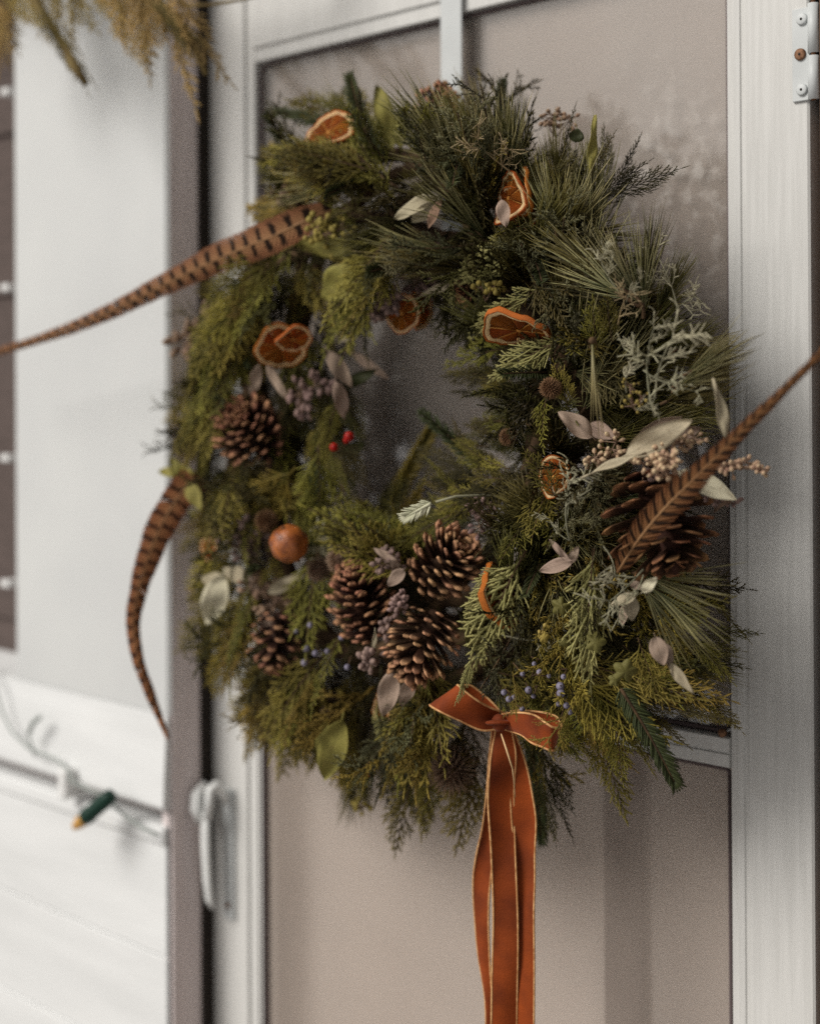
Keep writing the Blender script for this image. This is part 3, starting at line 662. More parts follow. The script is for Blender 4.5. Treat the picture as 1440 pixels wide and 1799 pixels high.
# dense underlayer, coloured dark to deepen the shade inside the wreath
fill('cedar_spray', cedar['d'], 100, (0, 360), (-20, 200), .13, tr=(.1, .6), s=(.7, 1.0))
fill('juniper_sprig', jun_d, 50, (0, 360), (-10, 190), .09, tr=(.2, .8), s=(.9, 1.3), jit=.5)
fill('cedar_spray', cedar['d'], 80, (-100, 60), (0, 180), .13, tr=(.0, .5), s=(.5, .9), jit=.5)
fill('pine_tuft', pine, 44, (-80, 60), (-20, 60), .13, tr=(.2, .8), out=1., front=.05, s=(.7, 1.), jit=.5)
# right half and top: dark pine and cedar; the pine fans up and outwards
fill('pine_tuft', pine, 44, (-50, 100), (0, 120), .13, tr=(.4, .9), out=.9, tan=.45, front=.15, s=(.7, 1.), jit=.25)
fill('pine_tuft', pine_l, 30, (-40, 90), (20, 120), .11, tr=(.6, 1.), out=.8, tan=.35, front=.2, s=(.8, 1.1), jit=.25)
fill('cedar_spray', cedar['d']+cedar['g'], 50, (-70, 100), (40, 170), .13, tr=(.7, 1.), s=(.6, .9), tan=-.3, jit=.25)
fill('cedar_spray', cedar['g'], 30, (-90, 80), (60, 190), .13, tr=(.8, 1.05), s=(.6, .9), tan=.1, down=.35, jit=.22)
# left half: lighter olive cedar combed down and outwards
fill('cedar_spray', cedar['y'], 56, (110, 262), (-15, 110), .13, tr=(.6, 1.), s=(.75, 1.1), down=.5, tan=.25, jit=.2)
fill('cedar_spray', cedar['g'], 34, (130, 270), (40, 170), .13, tr=(.7, 1.), s=(.65, .95), down=.8, out=.5, jit=.18)
fill('cedar_spray', cedar['y']+cedar['g'], 34, (78, 140), (0, 120), .13, tr=(.7, 1.), s=(.7, 1.), tan=.9, out=.6, jit=.2)
fill('pine_tuft', pine, 10, (110, 250), (10, 120), .13, tr=(.4, .8), s=(.5, .8))
# bottom: hanging
fill('cedar_spray', cedar['g']+cedar['y'], 34, (228, 300), (-20, 80), .13, tr=(.7, 1.), s=(.8, 1.15), down=1.1, out=.7, jit=.16)
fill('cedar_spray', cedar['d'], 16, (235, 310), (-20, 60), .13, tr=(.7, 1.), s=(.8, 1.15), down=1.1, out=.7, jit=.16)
fill('juniper_sprig', jun_y, 24, (250, 345), (0, 100), .09, tr=(.8, 1.05), s=(.9, 1.3), down=.4, jit=.3)
fill('juniper_sprig', jun, 34, (-80, 60), (20, 140), .09, tr=(.8, 1.05), s=(.8, 1.1), jit=.35)
fill('fir_sprig', fir, 26, (0, 360), (-10, 170), .10, tr=(.7, 1.), s=(.6, .9))

# ---- hero sprays placed where the photograph shows them: (base px, tip px, depth at base, at tip)
def hero(name, me, b, t, hb_, ht_, natural, n=None, label=None, wid=1.):
    p, q = at(*b, hb_), at(*t, ht_); d = q-p; L = np.linalg.norm(d); s = L/natural
    nn = nrm(CAM-p) if n is None else n
    place(name, me, p, d, nn, (s, s*wid, s), label)
H = hero
G, Yl, D = cedar['g'], cedar['y'], cedar['d']
LGM = mat('cedar_pale', (.26, .24, .085), (.18, .175, .06), rough=.6, nscale=80, trans=.1, tip=(.42, .38, .15))
LG = [mk_cedar(80+i, w=.0016, dens=1.05, spread=.85, droop=.3, ang=.5).mesh('cedar_spray', [LGM, TWIG]) for i in range(4)]
H('cedar_spray', LG[0], (925, 965), (795, 1195), .17, .20, .135, label='pale green cedar frond hanging over the cones')
H('cedar_spray', LG[1], (900, 985), (800, 1090), .17, .19, .135)
H('cedar_spray', LG[2], (1045, 960), (1000, 1240), .18, .20, .135, wid=.8)
H('cedar_spray', LG[3], (1040, 960), (1040, 1150), .175, .19, .135, wid=.7)
H('cedar_spray', LG[1], (930, 420), (772, 505), .14, .16, .135)
H('cedar_spray', G[0], (960, 380), (860, 420), .14, .16, .135)
H('cedar_spray', LG[2], (960, 500), (795, 590), .15, .18, .135, wid=.7)
H('cedar_spray', LG[0], (1000, 590), (828, 668), .16, .18, .135, wid=.8)
H('cedar_spray', G[3], (900, 610), (762, 628), .12, .12, .135, wid=.6)
H('cedar_spray', G[4], (1050, 620), (1035, 530), .18, .20, .13)
H('cedar_spray', G[5], (1075, 600), (1060, 520), .18, .20, .13)
H('cedar_spray', G[2], (1000, 720), (975, 640), .18, .2, .13)
H('cedar_spray', G[1], (980, 880), (925, 790), .17, .19, .13)
H('cedar_spray', G[0], (1010, 1160), (1210, 1225), .16, .16, .13, wid=.7)
H('cedar_spray', Yl[3], (1000, 1180), (1150, 1330), .16, .15, .13)
H('cedar_spray', Yl[1], (1090, 1180), (1275, 1235), .15, .14, .13, wid=.8)
H('cedar_spray', G[2], (1120, 1120), (1160, 1240), .17, .16, .13)
H('cedar_spray', LG[1], (660, 1220), (685, 1350), .16, .16, .13, wid=.6)
H('cedar_spray', G[0], (730, 1330), (690, 1510), .12, .12, .13, wid=.8)
H('cedar_spray', G[1], (760, 1340), (745, 1470), .11, .12, .13, wid=.8)
H('cedar_spray', G[2], (840, 1330), (795, 1505), .10, .10, .13)
H('cedar_spray', D[3], (830, 1310), (855, 1450), .08, .08, .13)
for q in range(16):
    x_, y_ = rr(860, 1120), rr(1120, 1260); a_ = rr(-2.6, .3); H('cedar_spray', random.choice(D+G[:3]), (x_, y_), (x_+110*math.cos(a_), y_-110*math.sin(a_)), rr(.10, .13), rr(.12, .145), .13)
def scatter(region, n, aim, spread, Lr, hr, picks, wid=(.6, 1.), name='cedar_spray', nat=.13):
    for q in range(n):
        x_, y_ = rr(*region[:2]), rr(*region[2:]); a_ = math.radians(rr(aim-spread, aim+spread)); l_ = rr(*Lr); h_ = rr(*hr)
        H(name, random.choice(picks), (x_, y_), (x_+l_*math.cos(a_), y_-l_*math.sin(a_)), h_, h_+rr(-.005, .02), nat, wid=rr(*wid))
scatter((860, 930, 650, 800), 16, 175, 30, (60, 95), (.09, .14), G+D)
scatter((830, 900, 790, 850), 10, 140, 30, (60, 95), (.10, .14), G+D)
scatter((500, 600, 440, 520), 14, -95, 35, (90, 130), (.09, .13), D+G)
scatter((640, 760, 250, 330), 14, 150, 50, (80, 120), (.08, .13), D+G)
scatter((560, 680, 400, 480), 8, 200, 60, (70, 100), (.09, .12), D+G)
scatter((960, 1080, 300, 420), 12, 60, 35, (90, 130), (.07, .12), D, wid=(.5, .8))
H('cedar_spray', LG[3], (830, 1150), (806, 1248), .215, .222, .135, wid=.6)
H('juniper_sprig', jun_y[0], (1010, 1230), (960, 1315), .20, .21, .09)
H('juniper_sprig', jun_y[1], (900, 1180), (915, 1255), .20, .21, .09)
scatter((520, 620, 930, 1060), 18, -110, 40, (90, 130), (.05, .09), D+Yl)
scatter((470, 600, 640, 860), 16, -80, 35, (90, 140), (.09, .13), D+G)
scatter((560, 610, 600, 820), 14, -85, 18, (80, 120), (.07, .11), D+G)
scatter((880, 960, 560, 820), 20, 190, 40, (70, 110), (.06, .11), D+G)
scatter((800, 930, 830, 900), 16, 165, 40, (70, 120), (.08, .13), D+G)
scatter((640, 820, 905, 950), 12, 100, 45, (60, 95), (.05, .10), D+Yl)
scatter((700, 880, 480, 550), 8, -85, 30, (50, 80), (.06, .10), D+G)
scatter((1000, 1180, 1080, 1260), 26, -35, 40, (100, 150), (.10, .145), G+D, wid=(.5, .8))
scatter((1120, 1240, 1000, 1260), 14, -25, 30, (80, 120), (.07, .12), D+G, wid=(.5, .8))
scatter((940, 1120, 1210, 1270), 14, -50, 30, (100, 140), (.09, .13), Yl+G, wid=(.5, .8))
scatter((690, 850, 1230, 1330), 12, -103, 13, (130, 180), (.07, .11), G+D, wid=(.6, .9))
scatter((925, 965, 1300, 1380), 5, -75, 12, (110, 140), (.07, .10), D, wid=(.5, .7))
scatter((440, 640, 1170, 1270), 14, -108, 18, (110, 150), (.06, .11), Yl+G, wid=(.6, .9))
for q in range(34):      # loose tips round the left and lower rim
    a_ = math.radians(rr(120, 262)); c_, s_ = math.cos(a_), math.sin(a_); bx_, by_ = 740+350*c_, 800-480*s_; an_ = a_+rr(-.5, .5)
    H('cedar_spray', random.choice(Yl), (bx_, by_), (bx_+rr(90, 140)*math.cos(an_), by_-rr(90, 140)*math.sin(an_)+rr(0, 50)), rr(.05, .1), rr(.04, .1), .13, wid=rr(.5, .9))
H('cedar_spray', Yl[2], (470, 1200), (440, 1330), .1, .1, .13)
H('cedar_spray', Yl[4], (540, 1200), (500, 1380), .1, .1, .13)
H('cedar_spray', Yl[5], (420, 1060), (310, 1170), .1, .1, .13)
H('cedar_spray', Yl[0], (430, 1120), (370, 1230), .08, .08, .13)
H('cedar_spray', Yl[1], (500, 1160), (400, 1270), .1, .12, .13)
H('cedar_spray', Yl[2], (420, 980), (320, 1060), .1, .1, .13)
H('cedar_spray', Yl[3], (400, 760), (285, 700), .1, .08, .13, wid=.7)
H('cedar_spray', Yl[6], (560, 330), (450, 270), .12, .1, .1)
H('cedar_spray', Yl[7], (560, 370), (425, 365), .13, .12, .1)
H('cedar_spray', Yl[0], (640, 300), (480, 330), .15, .15, .13)
H('cedar_spray', G[1], (640, 380), (540, 300), .15, .15, .13)
H('cedar_spray', Yl[5], (480, 520), (370, 640), .15, .15, .13)
H('cedar_spray', Yl[3], (470, 560), (400, 720), .15, .15, .13)
H('cedar_spray', Yl[4], (660, 250), (600, 140), .1, .08, .13)
H('cedar_spray', G[2], (560, 780), (560, 950), .14, .12, .13)
H('cedar_spray', G[0], (600, 850), (640, 1000), .12, .12, .13)
H('cedar_spray', Yl[2], (520, 820), (430, 930), .15, .15, .13)
H('cedar_spray', G[6], (700, 330), (580, 250), .15, .15, .1)
H('cedar_spray', G[4], (1040, 1270), (1110, 1440), .10, .09, .13, wid=.8)
H('fir_sprig', fir[0], (1090, 1210), (1210, 1395), .17, .15, .115, label='dark fir tip hanging over the middle rail')
H('fir_sprig', fir[1], (930, 1290), (962, 1500), .08, .09, .115, wid=.7, label='dark fir tip beside the ribbon tails')
H('fir_sprig', fir[3], (850, 820), (728, 712), .10, .13, .115)
H('fir_sprig', recol(fir[2], CEDAR_Y), (690, 880), (765, 748), .05, .06, .115)
H('fir_sprig', fir[1], (690, 1330), (730, 1420), .10, .1, .115)
H('fir_sprig', fir[4], (575, 220), (465, 180), .12, .12, .115, wid=.9)
fs = mk_fir(70, L=.030, nl=.0125, sp=.0024).mesh('fir_sprig', [FIR_S, FIR_S])
H('fir_sprig', fs, (757, 884), (706, 912), .20, .215, .035, wid=1., label='silvery underside of a fir tip at the centre')
mb = MB(); P = [at(765, 882, .19), at(800, 872, .18), at(850, 870, .15), at(900, 880, .12)]; tube(mb, P, .0012, 5, a=.6); link('stem', mb.mesh('stem', LICHEN), wreath)
# pines
for me, b, t, hb_, ht_ in ((pine[0], (880, 300), (820, 130), .10, .09), (pine[1], (900, 330), (900, 140), .09, .07), (pine[2], (860, 330), (700, 215), .13, .14), (pine[3], (900, 330), (740, 290), .14, .15),
        (pine[4], (1000, 450), (920, 270), .15, .15), (pine[5], (1040, 460), (1040, 230), .12, .10), (pine[0], (1110, 520), (940, 400), .17, .18), (pine[1], (1130, 540), (960, 480), .17, .18),
        (pine[2], (1130, 540), (1150, 370), .15, .15), (pine[3], (1150, 560), (1210, 440), .13, .12), (pine[4], (1180, 690), (1310, 590), .15, .16), (pine[5], (1160, 710), (1300, 650), .15, .16),
        (pine[0], (1180, 620), (1270, 560), .13, .12), (pine[1], (1120, 1110), (1290, 1170), .12, .1), (pine[2], (1150, 1170), (1300, 1190), .10, .08), (pine[3], (625, 1330), (612, 1450), .08, .07), (pine[4], (620, 1320), (655, 1430), .08, .07),
        (pine[5], (760, 1290), (740, 1400), .08, .08), (pine[1], (900, 690), (850, 640), .1, .1), (pine[2], (800, 1330), (790, 1400), .1, .08)):
    H('pine_tuft', me, b, t, hb_, ht_, .125)
for me, b, t, hb_, ht_ in ((pine_l[0], (1120, 1010), (1280, 1140), .17, .16), (pine_l[1], (1110, 1005), (1285, 1045), .17, .17), (pine_l[2], (1120, 1020), (1240, 1190), .17, .15), (pine_l[0], (1130, 540), (1040, 400), .185, .19),
        (pine_l[1], (1110, 530), (960, 440), .185, .19), (pine_l[2], (1130, 560), (1130, 370), .17, .17), (pine_l[1], (1200, 660), (1320, 590), .17, .17), (pine_l[0], (980, 420), (930, 270), .16, .16), (pine_l[2], (1180, 680), (1290, 640), .17, .17)):
    H('pine_tuft', me, b, t, hb_, ht_, .112)
# needle bundle hanging in front
mb = MB(); p0 = at(1040, 598, .215)
for i in range(6):
    q = at(1036+i*5+rr(-2, 2), 725+rr(0, 60), .215); tube(mb, [p0, p0*.5+q*.5+rng.normal(0, .0012, 3), q], [.0007, .0008, .0002], 4, a=[.3, .8, 1])
ball(mb, p0, .003, 7, 5, 1); link('needle_bundle', mb.mesh('needle_bundle', [PINE_H, TWIG]), wreath, label='bundle of pale needles hanging straight down')
# silvery twigs
for me, b, t, h in ((lich[0], (1145, 720), (1120, 590), .20), (lich[1], (1150, 700), (1155, 560), .20), (lich[2], (1100, 690), (1085, 610), .205), (lich[3], (1130, 650), (1180, 700), .205), (lich[0], (1150, 690), (1145, 735), .21),
        (lich[1], (1095, 520), (1035, 462), .2), (lich[2], (1100, 530), (1110, 480), .2), (lich[3], (1190, 570), (1200, 460), .14), (lich[0], (1190, 540), (1240, 500), .14), (lich[1], (1000, 950), (970, 830), .2),
        (lich[2], (1000, 950), (940, 920), .2), (lich[3], (990, 930), (1020, 870), .2), (lich[0], (1130, 1000), (1060, 1080), .19), (lich[2], (1130, 1010), (1110, 1090), .19), (lich[1], (1060, 960), (1110, 1020), .19),
        (lich[3], (870, 1110), (960, 1160), .15), (lich[1], (1140, 640), (1130, 560), .2), (lich[0], (640, 980), (560, 960), .13)):
    H('silvery_sprig', me, b, t, h, h+.01, .055)
TW2 = recol(lich[0], mat('beige_twig', (.3, .22, .12), (.2, .14, .07), rough=.8, nscale=90, tip=(.36, .28, .16)))
H('silvery_sprig', TW2, (895, 300), (815, 243), .17, .19, .055, label='beige knobbly twig at the top'); H('silvery_sprig', TW2, (880, 300), (895, 240), .17, .18, .055)
H('silvery_sprig', TW2, (1085, 570), (1100, 490), .195, .2, .055)

# ---- pine cones
def mk_scale(open_=False):
    mb = MB(); w = [.16, .22, .42, .5, .40, .0]; th = [.08, .07, .09, .15, .22, .0]; x = [0, .3, .68, .86, 1.0, 1.05]; z = [0, 0, .0, .02, .03, .02]
    if open_: w = [.14, .2, .40, .46, .34, 0.]; th = [.05, .05, .05, .06, .07, 0]; x = [0, .3, .62, .85, 1, 1.02]; z = [0, -.02, -.02, .02, .08, .08]
    V = []; A = []; tipv = [0, 0, .0, .12, 1., 1.]
    for i in range(5):
        for a, b in ((-1, -.6), (-.55, -1), (.55, -1), (1, -.6), (1, .5), (.5, 1), (-.5, 1), (-1, .5)):
            V.append((x[i], w[i]*a, z[i]+th[i]*b)); A.append(tipv[i] if b > -.8 else tipv[i]*.4)
    V.append((1.10, 0, .10)); A.append(.55)          # umbo
    F = [(i*8+j, i*8+(j+1) % 8, (i+1)*8+(j+1) % 8, (i+1)*8+j) for i in range(4) for j in range(8)] + [(32+j, 32+(j+1) % 8, 40) for j in range(8)] + [tuple(range(8))[::-1]]
    mb.add(V, F, 0, None, A); return mb
sc_me = {k: mk_scale(k == 'o').mesh('scale', m_) for k, m_ in (('c', CONE), ('r', CONE_R), ('o', CONE_D))}
for me in sc_me.values():
    for p in me.polygons: p.use_smooth = False
def cone(c, axis, L, W, kind, n, label, opn=1., name='pinecone'):
    n = int(n*1.22); x = nrm(axis); c = np.asarray(c); M = frame(c-x*L*.42, x, (.2, -.3, 1)); Mn = np.array(M)
    mb = MB(); ts = np.linspace(0, 1, 9); tube(mb, [(t*L*.95, 0, 0) for t in ts], [W*.18*math.sin(math.pi*min(.95, .25+t*.72)) for t in ts], 8)
    o = link(name, mb.mesh(name, CONE_D), wreath, M, label)
    for i in range(n):
        t = (i+.5)/n; t2 = t**.92; a = i*2.39996+rng.normal(0, .05)
        prof = (math.sin(math.pi*min(1, .18+.80*t2))**.75)
        rad = np.array([0, math.cos(a), math.sin(a)]); tilt = math.radians((-8+75*t2**1.4)/opn) if opn > 1 else math.radians(8+68*t2**1.3)
        d = rad*math.cos(tilt)+np.array([1, 0, 0])*math.sin(tilt)
        l = W*.5*prof*(1.0+.25*math.sin(tilt))+.002
        p = np.array([t2*L*.82+.02*L, 0, 0])
        nn = np.array([1, 0, 0])*math.cos(tilt)-rad*math.sin(tilt)
        wd = math.sqrt(3.1*W*L/n)*(.62+.38*prof)*(1.05 if opn > 1 else .86); tk = wd*(.75 if opn > 1 else .80)
        if i > 4 and random.random() < .04: continue
        jd = rng.normal(0, .05, 3); q_ = rr(.86, 1.12); s = link('scale', sc_me[kind], o, M @ frame(p, d+jd, nn+rng.normal(0, .06, 3), (l*q_, wd*rr(.85, 1.15), tk*rr(.8, 1.15))))
    return o
def pcone(px, py, h, tip, front, Lp, Wp, kind, n, label, opn=1.):
    c = at(px, py, h); k = mpx(c); v = CR*tip[0]-CU*tip[1]; v = nrm(v)*(1-front)+(-CF)*front
    return cone(c, v, Lp*k, Wp*k, kind, n, label, opn)
pcone(442, 762, .14, (-.45, -.75), .45, 112, 112, 'r', 110, 'reddish brown pine cone seen end on at the left')
pcone(765, 196, .095, (.3, -.6), .4, 80, 76, 'r', 56, 'brown pine cone half hidden at the top')
pcone(636, 1064, .16, (-.25, -1), .25, 152, 108, 'r', 110, 'tall dark pine cone, left of the pair at the bottom')
pcone(775, 995, .145, (.55, -.6), .40, 122, 116, 'c', 85, 'pine cone just under the centre of the ring')
pcone(745, 1128, .17, (-.45, .9), .25, 136, 114, 'c', 100, 'tan tight pine cone above the bow')
pcone(486, 1122, .15, (-.1, 1), .25, 110, 82, 'r', 60, 'small pine cone at the lower left')
pcone(1162, 915, .17, (.15, .8), .35, 190, 180, 'o', 60, 'large open pine cone under the right feather', opn=1.6)
pcone(830, 507, .12, (-.5, .2), .5, 60, 58, 'o', 36, 'small dark cone at the inner edge')

# ---- orange slices
def mk_flesh_seg(k, N):
    mb = MB(); a0, a1 = 2*math.pi*(k+.07)/N, 2*math.pi*(k+.93)/N; R = np.random.default_rng(k)
    nr, na = 5, 5; V = []; 
    for side in (1, -1):
        for i in range(nr+1):
            r = .10+.76*i/nr
            for j in range(na+1):
                a = a0+(a1-a0)*(j/na); e = math.sin(math.pi*j/na)**.5*math.sin(math.pi*(.1+.8*i/nr))
                V.append((r*math.cos(a), r*math.sin(a), side*(.015+.06*e+R.normal(0, .010))))
    m_ = na+1; n1 = (nr+1)*m_; F = []
    for i in range(nr):
        for j in range(na): q = (i*m_+j, (i+1)*m_+j, (i+1)*m_+j+1, i*m_+j+1); F.append(q); F.append(tuple(n1+v for v in q[::-1]))
    b = [i*m_ for i in range(nr+1)]+[nr*m_+j for j in range(1, m_)]+[i*m_+na for i in range(nr-1, -1, -1)]+[j for j in range(na-1, 0, -1)]
    for i in range(len(b)): p, q = b[i], b[(i+1) % len(b)]; F.append((p, n1+p, n1+q, q))
    mb.add(V, F); return mb
seg_me = [mk_flesh_seg(k, 9).mesh('segment', FLESH) for k in range(9)]
def warp(me, amp, ph):      # curl like dried fruit
    for v in me.vertices:
        r = math.hypot(v.co.x, v.co.y); a = math.atan2(v.co.y, v.co.x); v.co.z += amp*r*r*math.cos(2*a+ph)+amp*.3*r*math.cos(3*a+ph*2)+.022*r*math.sin(9*a+ph*3)+.015*r*math.sin(14*a-ph); k_ = 1+.03*math.sin(4*a+ph)+.02*math.sin(9*a+ph); v.co.x *= k_; v.co.y *= k_
def orange(px, py, h, rp, nrm_img, label, th=.12, curl=.14):
    """nrm_img: the slice's facing direction as (right, up, towards the camera)"""
    c = at(px, py, h); r = rp*mpx(c); n = CR*nrm_img[0]+CU*nrm_img[1]-CF*nrm_img[2]
    M = frame(c, nrm(np.cross(n, (0.1, .2, 1.)))+0., n, (r, r, r)); ph = rr(0, 6)
    def torus(R0, wr, wz, k=6, seg=40, wob=.02):
        mb = MB(); an = np.linspace(0, 2*math.pi, seg+1); P = [(math.cos(a)*(R0+wob*math.sin(5*a)), math.sin(a)*(R0+wob*math.sin(5*a+.0)), 0) for a in an]
        N_ = np.tile([0, 0, 1.], (seg+1, 1)); tube(mb, P, wr, k, N_, wz/wr, cap=False); return mb
    pm = MB(); box(pm, -.001, .001, -.001, .001, -.001, .001)
    mb = torus(.895, .080, th*.5, 8); 
    # thin membrane web carrying the segments
    for k in range(9):
        a = 2*math.pi*k/9; tube(mb, [(.03*math.cos(a), .03*math.sin(a), 0), (.9*math.cos(a), .9*math.sin(a), 0)], .020, 4, (0, 0, 1), 1.3, mi=1)
    ball(mb, (0, 0, 0), .09, 8, 6, 1, sc=(1, 1, .6))
    me = mb.mesh('orange_slice', [PITH, MEMB]); warp(me, curl, ph); o = link('orange_slice', me, wreath, M, label)
    me = torus(.99, .024, th*.56, 8).mesh('rind', RIND); warp(me, curl, ph); link('rind', me, o, M)
    for s in seg_me: me = s.copy(); warp(me, curl, ph); link('segment', me, o, M)
    return o
orange(577, 232, .135, 48, (-.35, .62, .62), 'dried orange slice at the top left')
orange(893, 348, .16, 48, (-.88, .12, .38), 'dried orange slice standing on edge at the top', th=.15, curl=.2)
orange(915, 335, .155, 44, (-.85, .1, .30), 'second dried slice beside the beige twig', th=.15, curl=.25)
orange(912, 580, .165, 66, (-.25, -.92, .30), 'dried orange slice lying edge on at the inner right', th=.15, curl=.14)
orange(494, 610, .15, 46, (.15, -.55, .75), 'dried orange slice at the left, lower of two')
orange(515, 596, .165, 33, (.25, -.75, .55), 'dried orange slice at the left, front of two')
orange(705, 550, .12, 36, (-.45, -.15, .8), 'deep orange slice at the top of the hole')
orange(738, 545, .10, 34, (.75, 0, .45), 'darker slice behind it')
orange(972, 838, .16, 38, (-.7, .1, .55), 'dried orange slice half covered by silvery twigs')
orange(880, 1045, .16, 58, (.70, .38, .45), 'dried orange slice behind the pale cedar frond', th=.22)
orange(366, 965, .12, 20, (-.5, 0, .6), 'piece of dried orange at the left edge')
orange(672, 1240, .13, 32, (-.8, 0, .4), 'dried slice edge behind the pale leaves')
orange(915, 360, .15, 42, (-.6, -.5, .5), 'third dried slice leaning at the top', th=.15, curl=.2)
# whole dried orange
mb = MB(); ball(mb, (0, 0, 0), 1, 28, 20); me = mb.mesh('dried_orange', PEEL)
for v in me.vertices:
    a = math.atan2(v.co.y, v.co.x); f = 1+.035*math.sin(6*a)*(1-v.co.z**2)-.14*math.exp(-((v.co.x**2+v.co.y**2)*14))*(v.co.z > 0); v.co *= f
c = at(508, 955, .18); Mo = frame(c, (1, .3, .2), nrm(CR*.3+CU*.7-CF*.4), 34*mpx(c)); do = link('dried_orange', me, wreath, Mo, 'whole dried orange at the lower left')
for v in me.vertices: v.co *= 1+.03*math.sin(v.co.x*7+v.co.y*5)*math.cos(v.co.z*6)+.012*math.sin(v.co.x*23)*math.sin(v.co.z*19+v.co.y*17)
mb = MB(); tube(mb, [(0, 0, .80), (.02, .01, .92), (.05, .0, 1.0)], [.09, .07, .05], 7)
for k in range(5): a = k*1.257; tube(mb, [(0, 0, .86), (.13*math.cos(a), .13*math.sin(a), .90), (.22*math.cos(a), .22*math.sin(a), .87)], [.05, .06, .01], 5, (0, 0, 1), .4)
link('calyx', mb.mesh('calyx', TWIG), do, Mo)

# ---- leaves
def mk_leaf(seed, w=.2, fold=.10, curl=.25, wave=.03, pts=14):
    R = np.random.default_rng(seed); mb = MB(); nx, ny = pts, 7; V = []; U = []
    for side in (1, -1):
        for i in range(nx+1):
            t = i/nx; ww = w*(math.sin(math.pi*min(1, t**.85))**.75)*(1-.12*t)+.004
            for j in range(ny):
                s = (j/(ny-1))*2-1; z = fold*w*4*s*s*.5*math.sin(math.pi*t)-curl*t*t*.5+wave*math.sin(t*9+s*2+seed)+(.006 if side > 0 else -.006)*(1+1.2*math.exp(-s*s*30))
                V.append((t, s*ww, z)); U.append((t+.001, s*.5+.5))
    n1 = (nx+1)*ny; F = []
    for i in range(nx):
        for j in range(ny-1): q = (i*ny+j, (i+1)*ny+j, (i+1)*ny+j+1, i*ny+j+1); F.append(q[::-1]); F.append(tuple(n1+v for v in q))
    for i in range(nx):
        for j in (0, ny-1): F.append((i*ny+j, (i+1)*ny+j, n1+(i+1)*ny+j, n1+i*ny+j))
    mb.add(V, F, 0, U); tube(mb, [(-.12, 0, .01), (0, 0, 0), (.1, 0, .0)], [.010, .010, .008], 5)
    return mb
def leaf(name, m_, b, t, hw, h0, h1, seed=0, curl=.2, fold=.1, tw=0., label=None):
    p, q = at(*b, h0), at(*t, h1); L = np.linalg.norm(q-p); w_ = hw*mpx(p)/L
    me = mk_leaf(seed, w_, fold, curl).mesh(name, m_); n = nrm(CAM-p); 
    if tw: n = nrm(n+np.cross(nrm(q-p), n)*tw)
    return link(name, me, wreath, frame(p, q-p, n, L), label)
EL = 'eucalyptus_leaf'
